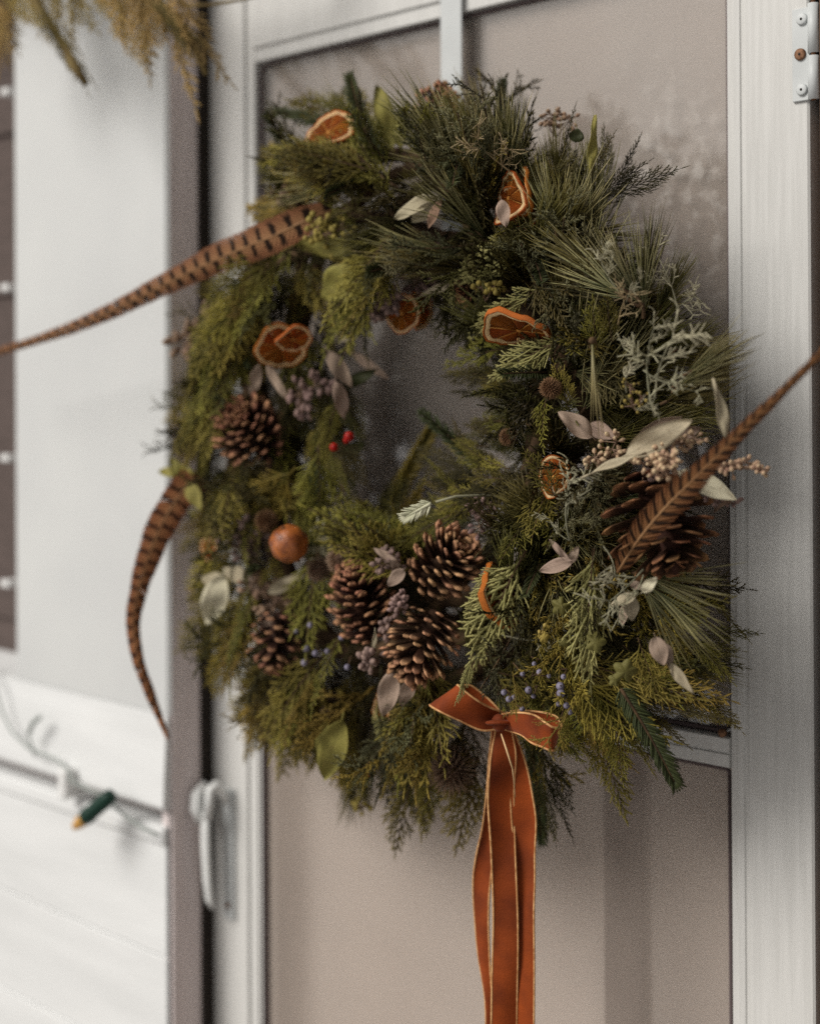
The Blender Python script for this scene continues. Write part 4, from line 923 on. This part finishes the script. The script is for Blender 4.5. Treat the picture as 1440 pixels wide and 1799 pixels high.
for i, a in enumerate((
    (EL, LEAFM, (1040, 768), (984, 722), 19, .19, .21, .3, .3), (EL, LEAFM, (1035, 745), (1080, 770), 16, .17, .17, .1, .1),
    (EL, LEAFP, (1098, 800), (1212, 740), 23, .20, .205, .12, .0), (EL, LEAFM, (1120, 780), (1195, 736), 22, .18, .18, .2, .3), (EL, LEAFM, (1165, 775), (1232, 752), 16, .18, .17, .1, .3),
    (EL, LEAFP, (1135, 795), (1013, 830), 7, .205, .225, .3, .9), (EL, LEAFP, (1276, 775), (1261, 665), 11, .19, .2, .3, .6), (EL, LEAFW, (1190, 828), (1295, 877), 20, .19, .17, .12, -.3),
    (EL, LEAFM, (1005, 985), (945, 1004), 13, .20, .21, .2, .1), (EL, LEAFM, (1000, 990), (965, 945), 7, .2, .205, .2, .4), (EL, LEAFM, (1000, 990), (1015, 960), 9, .19, .19, .2, 0),
    (EL, LEAFW, (1128, 1040), (1152, 1016), 11, .2, .21, .1, 0), (EL, LEAFM, (1125, 1035), (1105, 1022), 9, .19, .19, .1, .2), (EL, LEAFP, (1118, 1045), (1070, 1062), 11, .19, .2, .3, .4), (EL, LEAFP, (1105, 1045), (1112, 1092), 15, .19, .19, .2, -.4), (EL, LEAFM, (1100, 1060), (1090, 1100), 9, .18, .18, .2, .3),
    ('dried_leaf', LEAFM, (1150, 1118), (1165, 1170), 17, .19, .19, .3, .2), ('dried_leaf', LEAFM, (1168, 1130), (1180, 1175), 10, .18, .18, .3, -.4), ('dried_leaf', LEAFP, (1178, 1165), (1212, 1220), 10, .18, .18, .5, .4), ('dried_leaf', LEAFP, (1178, 1165), (1195, 1200), 9, .18, .18, .4, -.4),
    (EL, LEAFM, (690, 1178), (672, 1262), 20, .19, .19, .2, .1), (EL, LEAFM, (722, 1190), (705, 1245), 14, .185, .18, .2, -.2), ('lime_leaf', LEAFG, (600, 1265), (565, 1378), 27, .17, .17, .25, .1), ('lime_leaf', LEAFG, (575, 1265), (558, 1340), 14, .16, .16, .25, .5),
    (EL, LEAFM, (575, 615), (618, 682), 15, .15, .13, .2, .2), (EL, LEAFM, (590, 670), (608, 738), 14, .15, .13, .2, -.3), (EL, LEAFP, (600, 600), (640, 570), 10, .12, .12, .2, .1), (EL, LEAFM, (620, 620), (680, 665), 9, .08, .07, .2, .1),
    ('lime_leaf', LEAFG, (690, 260), (662, 140), 20, .10, .09, .2, .2), ('lime_leaf', LEAFG, (705, 260), (700, 185), 16, .10, .09, .2, -.4), ('lime_leaf', LEAFG, (520, 430), (630, 440), 22, .16, .17, .3, .7), ('lime_leaf', LEAFG, (620, 470), (548, 527), 28, .16, .16, .5, .3), ('lime_leaf', LEAFG, (640, 500), (560, 525), 18, .16, .16, .4, -.2),
    ('dried_leaf', LEAFP, (765, 345), (680, 380), 15, .17, .18, .5, .4), ('dried_leaf', LEAFP, (770, 350), (720, 402), 16, .17, .17, .6, -.3), ('dried_leaf', FUZZ_P, (775, 352), (745, 400), 10, .175, .18, .5, .6),
    (EL, LEAFW, (392, 1010), (358, 1105), 24, .14, .14, .3, .1), (EL, LEAFP, (400, 1030), (350, 1010), 16, .13, .13, .2, .2), (EL, LEAFP, (440, 1020), (385, 995), 15, .14, .14, .3, .1), (EL, LEAFM, (480, 1060), (455, 1120), 13, .14, .14, .3, .1), (EL, LEAFP, (470, 1040), (528, 1015), 13, .15, .15, .3, .2), (EL, LEAFM, (450, 1050), (430, 1000), 12, .15, .15, .3, .3),
    (EL, LEAFP, (765, 1240), (782, 1290), 15, .14, .14, .2, 0), (EL, LEAFP, (738, 520), (815, 488), 7, .12, .13, .1, .2), (EL, LEAFM, (880, 350), (888, 398), 13, .18, .18, .2, .1), (EL, LEAFM, (455, 640), (440, 700), 11, .15, .15, .2, .1), (EL, LEAFM, (470, 640), (500, 700), 9, .15, .15, .2, .4),
    (EL, LEAFP, (655, 1170), (662, 1110), 5, .19, .2, .3, .4), ('dark_leaf', LEAFD, (600, 680), (660, 650), 12, .09, .08, .2, .1), ('dark_leaf', LEAFD, (600, 800), (640, 780), 14, .11, .1, .2, .1), ('dark_leaf', LEAFD, (1010, 250), (1015, 225), 14, .12, .12, .2, .1), ('lime_leaf', LEAFG, (1035, 300), (1048, 200), 9, .12, .11, .1, .6),
    ('lime_leaf', LEAFG, (340, 830), (270, 825), 12, .14, .15, .3, .3), ('lime_leaf', LEAFG, (330, 860), (300, 800), 14, .14, .15, .3, .3), ('lime_leaf', LEAFG, (350, 840), (365, 780), 12, .15, .15, .3, .3), ('lime_leaf', LEAFG, (330, 850), (350, 890), 14, .15, .16, .3, .1), ('lime_leaf', LEAFG, (410, 760), (385, 710), 12, .15, .16, .3, .1),
    (EL, LEAFM, (700, 990), (655, 962), 8, .18, .19, .2, .1), (EL, LEAFM, (710, 1000), (680, 1030), 12, .18, .19, .2, .1), (EL, LEAFM, (700, 1000), (685, 985), 9, .18, .19, .2, .1))):
    leaf(a[0], a[1], a[2], a[3], a[4], a[5], a[6], seed=i, curl=a[7], tw=a[8])
# ivy
def mk_lobed(seed):
    mb = MB(); n = 40; V = [(0, 0, .02), (0, 0, -.02)]
    for s in (.02, -.02):
        for k in range(n):
            a = 2*math.pi*k/n; r = .62+.30*abs(math.cos(2.5*a/2*2))**1.5-.25*math.exp(-((a-math.pi)**2)*3); V.append((r*math.cos(a)+.0, r*math.sin(a), s+.18*r*r*math.cos(2*a+seed)))
    F = [(0, 2+k, 2+(k+1) % n) for k in range(n)]+[(1, 2+n+(k+1) % n, 2+n+k) for k in range(n)]+[(2+k, 2+n+k, 2+n+(k+1) % n, 2+(k+1) % n) for k in range(n)]
    mb.add(V, F); return mb
for i, (px, py, r, m_) in enumerate(((1045, 1128, 22, IVY), (1098, 1180, 26, IVY), (1080, 1195, 14, IVY), (985, 1065, 20, IVY), (990, 1130, 14, IVY), (955, 1120, 12, SEED_Y))):
    c = at(px, py, .185); link('ivy_leaf', mk_lobed(i).mesh('ivy_leaf', m_), wreath, frame(c, CR*math.cos(i*1.3)+CU*math.sin(i*1.3), nrm(-CF+CU*.4-CR*.3*((-1)**i)), r*mpx(c)))

# ---- seed clusters, buds, blooms
def seedset(px, py, h, rx, ry, n, rs, m_, label=None, elong=1.5, name='seed_cluster', stem=True, src=None):
    mb = MB(); c = at(px, py, h); k = mpx(c); s0 = c+(CF*.02)-CU*.01 if src is None else at(*src, h-.01)
    fork = [c+CR*rng.uniform(-.6, .6)*rx*k+CU*rng.uniform(-.6, .6)*ry*k+CF*rng.uniform(0, .006) for _ in range(max(2, n//7))]
    for f in fork: tube(mb, [s0, (s0+f)/2+rng.normal(0, .001, 3), f], [.0009, .0008, .0006], 4, mi=1)
    for i in range(n):
        f = fork[i % len(fork)]; a = rng.uniform(0, 6.28); q = f+CR*math.cos(a)*rx*k*rng.uniform(.15, .5)+CU*math.sin(a)*ry*k*rng.uniform(.15, .5)-CF*rng.uniform(-.004, .006)
        tube(mb, [f, q], [.0005, .0004], 3, mi=1, cap=False)
        d = nrm(q-f); r_ = rs*k*rng.uniform(.75, 1.15); ball(mb, q+d*r_*.8, r_, 7, 5, 0, (1, 1, 1), rng.uniform(0, .5), None)
        if elong > 1: tube(mb, [q-d*r_*.6, q+d*r_*.4, q+d*r_*1.7, q+d*r_*2.1], [r_*.35, r_*.85, r_*.7, r_*.25], 7, a=[.1, .3, .8, 1])
    me = mb.mesh(name, [m_, SEEDSTEM]); return link(name, me, wreath, None, label)
seedset(1060, 795, .19, 50, 36, 60, 4.2, SEED, 'cluster of pinkish eucalyptus seeds')
seedset(1150, 800, .20, 44, 26, 46, 4.6, SEED); seedset(1172, 815, .215, 34, 28, 44, 5.2, SEED, 'pale eucalyptus seed cluster at the right')
seedset(1215, 775, .18, 44, 22, 26, 4.2, SEED); seedset(1290, 820, .17, 40, 26, 30, 4.6, SEED, src=(1200, 830)); seedset(1338, 828, .17, 14, 18, 12, 4.4, SEED, src=(1270, 825)); seedset(1265, 880, .16, 44, 16, 22, 4.2, SEED_M)
seedset(1130, 845, .19, 34, 18, 12, 4.2, SEED_M)
seedset(742, 465, .10, 46, 60, 40, 6, SEED_M); seedset(695, 518, .14, 34, 30, 30, 6, SEED_M, 'mauve dried blooms above the hole'); seedset(668, 545, .14, 22, 20, 16, 6, SEED_M)
seedset(575, 400, .17, 44, 34, 46, 6, SEED_Y, 'yellow green buds at the upper left', elong=1); seedset(855, 507, .16, 26, 22, 26, 5, SEED_Y, elong=1); seedset(610, 455, .15, 40, 22, 18, 5, SEED_Y, elong=1); seedset(955, 1110, .18, 16, 12, 10, 4, SEED_Y, elong=1)
seedset(545, 680, .13, 40, 50, 40, 5.5, SEED_M); seedset(712, 1058, .19, 24, 26, 34, 5, SEED_M, 'tan dried bloom between the cones'); seedset(652, 1160, .195, 26, 20, 22, 6, SEED_M, 'pale dried flower beside the tan cone'); seedset(685, 985, .18, 30, 24, 24, 5, SEED_M)
seedset(340, 580, .12, 40, 60, 44, 6, FUZZ_P); seedset(500, 350, .13, 30, 30, 20, 5, FUZZ_P); seedset(980, 215, .08, 40, 30, 30, 4, FUZZ_P); seedset(430, 950, .15, 50, 40, 40, 6, SEED_M); seedset(620, 1410, .09, 26, 20, 14, 5, SEED_Y, elong=1); seedset(860, 910, .15, 34, 34, 34, 4.5, SEED_M)
seedset(675, 1110, .18, 20, 20, 14, 5, SEED_M); seedset(1120, 690, .2, 30, 40, 22, 3.2, SEED_Y, elong=1); seedset(470, 1050, .15, 60, 34, 34, 5, FUZZ_P); seedset(560, 1240, .13, 60, 34, 26, 5, SEED_Y, elong=1)
def fuzz(px, py, h, rp, m_, label=None, n=170, name='thistle_head', ln=.55):
    c = at(px, py, h); r = rp*mpx(c); mb = MB(); ball(mb, (0, 0, 0), r*.62, 10, 8)
    for i in range(n):
        z = 1-2*(i+.5)/n; a = i*2.4; s = math.sqrt(1-z*z); d = np.array([s*math.cos(a), s*math.sin(a), z]); tube(mb, [d*r*.55, d*r*(.8+ln*.2), d*r*(.85+ln*.5)+rng.normal(0, r*.05, 3)], [r*.07, r*.05, r*.008], 3, a=[0, .5, 1])
    link(name, mb.mesh(name, m_), wreath, Matrix.Translation(Vector(c)), label)
fuzz(967, 682, .2, 19, FUZZ, 'spiky brown seed head at the inner right'); fuzz(893, 768, .15, 16, FUZZ); fuzz(600, 985, .16, 26, FUZZ_P, name='dried_bloom'); fuzz(642, 968, .15, 26, FUZZ, name='dried_bloom'); fuzz(795, 1352, .12, 34, FUZZ_P, name='dried_bloom', ln=1.2); fuzz(560, 1000, .15, 22, FUZZ_P, name='dried_bloom'); fuzz(468, 915, .16, 20, FUZZ, name='dried_bloom')
def berries(pts, m_, h, label=None):
    for i, (px, py, r) in enumerate(pts):
        c = at(px, py, h); mb = MB(); r *= rr(.7, 1.); c = c+CF*rr(-.004, .008); ball(mb, (0, 0, 0), r*mpx(c), 12, 9); tube(mb, [(0, 0, 0), CF*.012+CU*rr(-.01, .01)+CR*rr(-.01, .01), CF*.03], .0007, 4, mi=1); ball(mb, -CF*r*mpx(c)*.9+CU*r*mpx(c)*.3, r*mpx(c)*.2, 6, 4, 1)
        link('berry', mb.mesh('berry', [m_, TWIG]), wreath, Matrix.Translation(Vector(c)), label)
berries([(885, 1216, 7), (893, 1227, 7), (903, 1227, 6), (928, 1212, 7), (938, 1226, 6), (947, 1180, 7), (938, 1166, 5), (985, 1208, 8), (986, 1220, 8), (994, 1238, 7), (982, 1240, 6), (917, 1245, 6), (990, 1190, 6), (919, 1187, 5), (965, 1190, 5), (1000, 1250, 6)], BERRYB, .18, 'powdery blue juniper berry')
berries([(545, 1098, 7), (538, 1140, 7), (553, 1150, 7), (575, 1145, 6), (534, 1166, 7), (610, 1172, 7), (600, 1120, 6), (520, 1110, 6)], BERRYB, .17)
berries([(613, 767, 10), (586, 786, 8), (608, 774, 7)], BERRYR, .14, 'glossy red berry'); berries([(645, 1364, 8)], BERRYR, .11, 'glossy red berry')

# ---- feathers
def feather(path, nb, slant, spots, seed, label, base=(.34, .17, .085), bar=(.03, .017, .012), barb_a=.9, face=None, comp=1.):
    """path: list of (px, py, h, half width px)"""
    R = np.random.default_rng(seed); K = np.array([at(a, b, h) for a, b, h, _ in path]); Wd = np.array([w_*mpx(p) for (_, _, _, w_), p in zip(path, K)])
    # Catmull-Rom resample
    N = 1500; t = np.linspace(0, len(K)-1-1e-6, N); i = t.astype(int); f = (t-i)[:, None]; E = np.vstack([2*K[0]-K[1], K, 2*K[-1]-K[-2]])
    p0, p1, p2, p3 = E[i], E[i+1], E[i+2], E[i+3]
    P = .5*((2*p1)+(-p0+p2)*f+(2*p0-5*p1+4*p2-p3)*f**2+(-p0+3*p1-3*p2+p3)*f**3); W = np.interp(t, np.arange(len(K)), Wd)
    s = np.concatenate([[0], np.cumsum(np.linalg.norm(np.diff(P, axis=0), axis=1))]); Lt = s[-1]; u = s/Lt
    T = np.gradient(P, axis=0); T /= np.linalg.norm(T, axis=1)[:, None]
    nf = nrm(CAM-P[N//2]) if face is None else nrm(face); Nn = nf-T*(T@nf)[:, None]; Nn /= np.linalg.norm(Nn, axis=1)[:, None]; S = np.cross(Nn, T)
    ft = empty  # noqa
    mb = MB(); tube(mb, P[::30], np.linspace(.0015, .0006, len(P[::30])), 6, Nn[::30]); 
    sh = mb
    vm = MB(); step = .00062; nbarb = int(Lt/step)
    for side in (1, -1):
        gap = 0
        clump = 0.
        for j in range(nbarb):
            q = (j+.5)/nbarb
            if R.random() < .006: gap = 1; clump = R.normal(0, .05)
            if gap > 0: gap -= 1; continue
            k = min(int(np.interp(q, u, np.arange(N))), N-2); p, tt, ss, n2, wv = P[k], T[k], S[k]*side, Nn[k], W[k]
            wv = wv*(1+R.normal(0, .04)+.03*math.sin(q*40+side)); a = barb_a+clump*.4
            d = tt*math.cos(a)+ss*math.sin(a); l = wv/math.sin(barb_a)
            m_ = 5; pts = []; 
            for x in range(m_):
                v = x/(m_-1); pts.append(p+d*l*v+tt*l*.12*v*v+n2*(.0008-.0022*v*v+.0006*math.sin(j*.7)*v))
            hw = step*.8*np.array([1, 1.15, 1.1, 1., .6]); V = []; uvs = []
            for x in range(m_):
                v = x/(m_-1); e = tt*hw[x]; V += [pts[x]-e, pts[x]+e, pts[x]+n2*.00018]; uu = min(.999, q+comp*l*math.cos(a)*v/Lt); uvs += [(uu+.0001, .5+side*.5*v)]*3
            F = []
            for x in range(m_-1):
                b0, b1 = x*3, x*3+3; F += [(b0, b0+2, b1+2, b1), (b0+2, b0+1, b1+1, b1+2), (b0+1, b0, b1, b1+1)]
            vm.add(V, F, 0, uvs)
    me = vm.mesh('vane', feather_mat('feather_vane', base, bar, nb, slant, spots))
    o = link('feather', sh.mesh('feather', SHAFT), wreath, None, label); link('vane', me, o, Matrix.Identity(4)); return o
feather([(585, 368, .15, 22), (535, 388, .17, 29), (480, 414, .18, 31), (400, 447, .18, 27), (320, 484, .18, 21), (240, 525, .18, 16), (160, 562, .18, 13), (80, 592, .18, 9), (0, 617, .18, 7), (-70, 640, .18, 5)], 33, -.1, .75, 1, 'long barred feather pointing left out of the frame', base=(.38, .205, .10))
feather([(350, 830, .13, 26), (325, 858, .15, 27), (290, 910, .17, 26), (262, 975, .18, 21), (243, 1040, .18, 15), (234, 1100, .18, 12), (243, 1160, .18, 10), (262, 1215, .17, 9), (280, 1260, .16, 6), (295, 1298, .16, 3)], 22, -.1, .2, 2, 'barred feather curving down at the left', base=(.40, .19, .085), bar=(.085, .035, .02), barb_a=1.15)
feather([(1085, 1005, .19, 14), (1120, 950, .21, 24), (1165, 895, .22, 28), (1215, 845, .23, 19), (1265, 795, .24, 14), (1315, 745, .25, 11), (1375, 687, .26, 8), (1440, 622, .27, 7), (1500, 560, .27, 5)], 27, .3, .1, 3, 'rusty barred feather crossing the large cone at the right', base=(.23, .115, .048), bar=(.03, .015, .009), barb_a=.7, comp=.7)

# ---- ribbon bow
bowp = at(878, 1272, .16)
def ribbon(name, path, label=None, thick=.0009, parent=None, side=None):
    """path: (px, py, h, half width px, angle of the width in the picture, degrees: 0 = across to the right; tilt towards the camera)"""
    K = np.array([at(a[0], a[1], a[2]) for a in path]); 
    Wv = np.array([(CR*math.cos(math.radians(a[4]))+CU*math.sin(math.radians(a[4]))+(-CF)*(a[5] if len(a) > 5 else 0.))*a[3]*mpx(k) for a, k in zip(path, K)])
    n = 12*(len(K)-1)+1; t = np.linspace(0, len(K)-1-1e-6, n); i = t.astype(int); f = (t-i)[:, None]
    def cr(E):
        E = np.vstack([2*E[0]-E[1], E, 2*E[-1]-E[-2]]); p0, p1, p2, p3 = E[i], E[i+1], E[i+2], E[i+3]
        return .5*((2*p1)+(-p0+p2)*f+(2*p0-5*p1+4*p2-p3)*f**2+(-p0+3*p1-3*p2+p3)*f**3)
    P, Wd = cr(K), cr(Wv); T = np.gradient(P, axis=0); N_ = np.cross(T, Wd); N_ /= np.linalg.norm(N_, axis=1)[:, None]+1e-9
    m_ = 11; V = []; U = []
    rip = .0012*np.sin(np.linspace(0, 9, n)+len(K))+.0007*np.sin(np.linspace(0, 31, n)+K[0][0]*90)
    for sd_ in (1, -1):
        for a in range(n):
            for b in range(m_):
                s = 2*b/(m_-1)-1; V.append(P[a]+Wd[a]*s+N_[a]*(sd_*thick*.5+.0022*math.cos(s*1.4+a*.10)*1.+rip[a]*s)); U.append((a/n+.001, b/(m_-1)))
    n1 = n*m_; F = []; M_ = []
    mb = MB(); Ff = []; Fb = []
    for a in range(n-1):
        for b in range(m_-1): q = (a*m_+b, (a+1)*m_+b, (a+1)*m_+b+1, a*m_+b+1); Ff.append(q); Fb.append(tuple(n1+v for v in q[::-1]))
    mb.add(V, Ff+Fb, 0, U); me = mb.mesh(name, [VELVET]); o = link(name, me, wreath, None, label)
    for s in (0, m_-1):
        Vv = np.array(V); E = (Vv[np.arange(n)*m_+s]+Vv[n1+np.arange(n)*m_+s])/2
        mb = MB(); tube(mb, E, .0010, 6, N_); link('edging', mb.mesh('edging', RIB_EDGE), o)
    return o
ribbon('ribbon_loop', [(885, 1268, .17, 14, 70), (850, 1262, .185, 22, 75), (812, 1242, .20, 25, 58), (786, 1226, .205, 29, 48, .1), (780, 1224, .19, 28, 48, .2), (808, 1224, .175, 27, 50, 0), (850, 1250, .165, 22, 70), (880, 1268, .16, 12, 80)], 'left loop of the rust velvet bow')
ribbon('ribbon_loop', [(880, 1268, .17, 12, 100), (912, 1272, .185, 20, 110), (944, 1285, .193, 24, 100, .1), (968, 1298, .193, 23, 95, .3), (980, 1294, .18, 20, 92, .3), (970, 1280, .165, 22, 95), (920, 1265, .16, 18, 100), (885, 1266, .155, 12, 90)], 'right loop of the rust velvet bow')
# knot
mb = MB(); c = at(877, 1270, .182); k = mpx(c); P = [c+(CR*math.cos(a)*14+CU*math.sin(a)*4)*k-CF*(math.sin(a)*10)*k for a in np.linspace(0, 6.283, 22)]
tube(mb, P, 12*k, 8, np.tile(CU, (22, 1)), .35); ball(mb, c, 15*k, 12, 8, sc=(1, .8, 1.05)); link('knot', mb.mesh('knot', VELVET), wreath, None, 'crumpled knot of the velvet bow')
ribbon('ribbon_tail', [(884, 1275, .165, 12, 5), (884, 1330, .168, 22, 4), (880, 1400, .162, 23, 6), (884, 1500, .16, 21, 3), (888, 1620, .158, 21, -2), (886, 1740, .156, 22, 2), (884, 1900, .154, 22, 0)], 'middle velvet tail hanging straight down')
ribbon('ribbon_tail', [(890, 1275, .16, 8, 0), (904, 1330, .155, 16, -8, .3), (918, 1420, .15, 19, -4, .5), (921, 1520, .148, 17, 0, .5), (921, 1640, .148, 18, 4, .4), (922, 1900, .146, 17, 0, .4)], 'right velvet tail')
ribbon('ribbon_tail', [(872, 1280, .155, 8, 0), (866, 1340, .15, 6, 10, .6), (862, 1430, .145, 8, 8, .8), (850, 1510, .14, 15, 8, .4), (845, 1580, .14, 15, 3, .3), (850, 1680, .14, 11, 0, .6), (862, 1780, .14, 6, -4, .9), (868, 1900, .14, 8, 0, .8)], 'left velvet tail curling away')
mb = MB()
p = [at(880, 1290, .188), at(890, 1318, .19), at(900, 1350, .185), at(905, 1400, .175)]; tube(mb, p, [.0018, .0042, .0026, .0010], 8, CR, .25); link('ribbon_fold', mb.mesh('ribbon_fold', RIB_BACK), wreath, None, 'pale satin back of the ribbon at the fold')

# ================================================================== garland at the top left
gar = empty('evergreen_garland', tuple(at(160, -120, .15)), 'dried yellowish evergreen garland hanging in front of the pilaster at the top left', 'garland')
GY = mat('garland_cedar', (.38, .27, .09), (.24, .18, .055), rough=.7, nscale=50, rand=.35, trans=.25, tip=(.52, .39, .15))
GB = mat('garland_twig', (.11, .075, .03), (.2, .15, .06), rough=.85, nscale=50, bump=.4)
gm = [recol(c, GY, GB) for c in cedar_b]
def gspr(b, t, h, w=1., me=None):
    p, q = at(*b, h), at(*t, h+.01); d = q-p; s = np.linalg.norm(d)/.13
    link('cedar_spray', me or random.choice(gm), gar, frame(p, d, nrm(CAM-p+rng.normal(0, .3, 3)), (s, s*w, s)))
for b, t, w_ in (((-10, -60), (5, 95), 1.1), ((-20, -60), (30, 70), 1), ((-30, -20), (15, 100), 1), ((30, -80), (50, 60), 1), ((60, -60), (120, 55), 1), ((120, -60), (150, 55), 1), ((150, -60), (200, 40), 1), ((200, -70), (235, 70), 1), ((215, -50), (250, 100), 1.3), ((230, -50), (290, 100), 1.3), ((250, -60), (270, 60), 1.2), ((240, -20), (262, 95), 1.4), ((270, -40), (355, 130), 1), ((300, -20), (362, 135), .9), ((200, -60), (215, 30), 1.2), ((90, -80), (160, 30), 1.2), ((10, -60), (70, 40), 1.2), ((-40, -40), (-5, 110), 1.2), ((300, -60), (340, 60), 1), ((170, -80), (180, 10), 1.3)):
    gspr((b[0]+rr(-12, 12), b[1]+rr(-15, 15)), (t[0]+rr(-10, 10), t[1]+rr(-8, 14)), .16+rr(-.02, .03), w_*.75)
def gtw(pts, r0, m_=GB, name='branch'):
    mb = MB(); P = np.array([at(a, b, h) for a, b, h in pts]); k = mpx(P[0]); tube(mb, P, [r*k for r in r0], 8); link(name, mb.mesh(name, m_), gar)
gtw([(-500, -150, .12), (-250, -120, .13), (-50, -105, .15), (120, -100, .16), (260, -110, .15), (420, -130, .12), (520, -190, .06)], [14, 14, 15, 15, 14, 12, 9], name='rope_branch')
for q in range(34):
    x_ = rr(-480, 420); gspr((x_, -110), (x_+rr(-60, 60), -110+rr(-90, 85)), .15+rr(-.03, .03), .8)
gtw([(20, -60, .16), (60, -5, .17), (90, 45, .17), (115, 85, .175), (130, 115, .18), (150, 145, .18)], [9, 9, 8, 7, 9, 6])
gtw([(180, -90, .15), (250, -20, .15), (300, 30, .155), (340, 75, .16), (362, 130, .16)], [13, 13, 12, 9, 4])
gtw([(280, -40, .14), (330, 10, .14), (370, 8, .13), (430, -2, .12), (470, -12, .12)], [5, 4, 3, 2.4, 2])
for (b, t) in (((60, -10), (140, 140)), ((85, 40), (155, 135)), ((250, -20), (335, 60)), ((280, 10), (330, 90))):
    p, q = at(*b, .175), at(*t, .185); s = np.linalg.norm(q-p)/.13; link('cedar_spray', recol(cedar_b[2], mat('garland_olive', (.16, .12, .035), (.1, .08, .025), rough=.7, nscale=50)), gar, frame(p, q-p, nrm(CAM-p), (s, s*.28, s)))

# ================================================================== string of lights on the base
strand = empty('string_light_strand', tuple(at(110, 1370, HF+.02)), 'pale cable light strand looped across the white base with one green socket', 'string lights')
mb = MB(); P = [(-60, 1120), (-10, 1200), (3, 1250), (20, 1285), (50, 1315), (75, 1325), (100, 1335), (118, 1350), (125, 1372), (150, 1385), (185, 1400), (215, 1430), (250, 1455), (278, 1468)]
P = np.array([at(a, b, HF+.02) for a, b in P]); tube(mb, P, .0018, 7, (0, 1, 0)); link('cable', mb.mesh('cable', WIRE), strand)
mb = MB(); P = np.array([at(a, b, HF+.024) for a, b in ((50, 1290), (58, 1270), (70, 1260))]); tube(mb, P, [.0028, .0034, .0030], 7, (0, 1, 0)); link('bare_plug', mb.mesh('bare_plug', WIRE), strand)
mb = MB(); P = np.array([at(a, b, HF+.022) for a, b in ((62, 1330), (52, 1300), (50, 1288))]); tube(mb, P, .0013, 6, (0, 1, 0)); link('cable', mb.mesh('cable', WIRE), strand)
p = at(114, 1370, HF+.02); mb = MB(); box(mb, p[0]-.009, p[0]+.009, p[1]-.006, -HF+.008, p[2]-.024, p[2]+.014, b=.003); link('clip', mb.mesh('clip', CLIP, False), strand)
mb = MB(); a, b = at(195, 1398, HF+.035), at(150, 1437, HF+.045); d = b-a
tube(mb, [a-d*.05, a, a+d*.15, a+d*.18, a+d*.8, a+d*.83, b], [.006, .0088, .0092, .0098, .0096, .0104, .0100], 16); sk = link('socket', mb.mesh('socket', SOCKET), strand)
mb = MB(); tube(mb, [b, b+d*.08, b+d*.22, b+d*.42, b+d*.5], [.0068, .0082, .0078, .0045, .001], 14); link('bulb', mb.mesh('bulb', BULB), sk)

print('triangles', sum(len(o.data.polygons) for o in bpy.data.objects if o.type == 'MESH'), 'unique', sum(len(me.polygons) for me in bpy.data.meshes), 'objects', len(bpy.data.objects))
for o in bpy.data.objects:
    if '_w' in o: del o['_w']
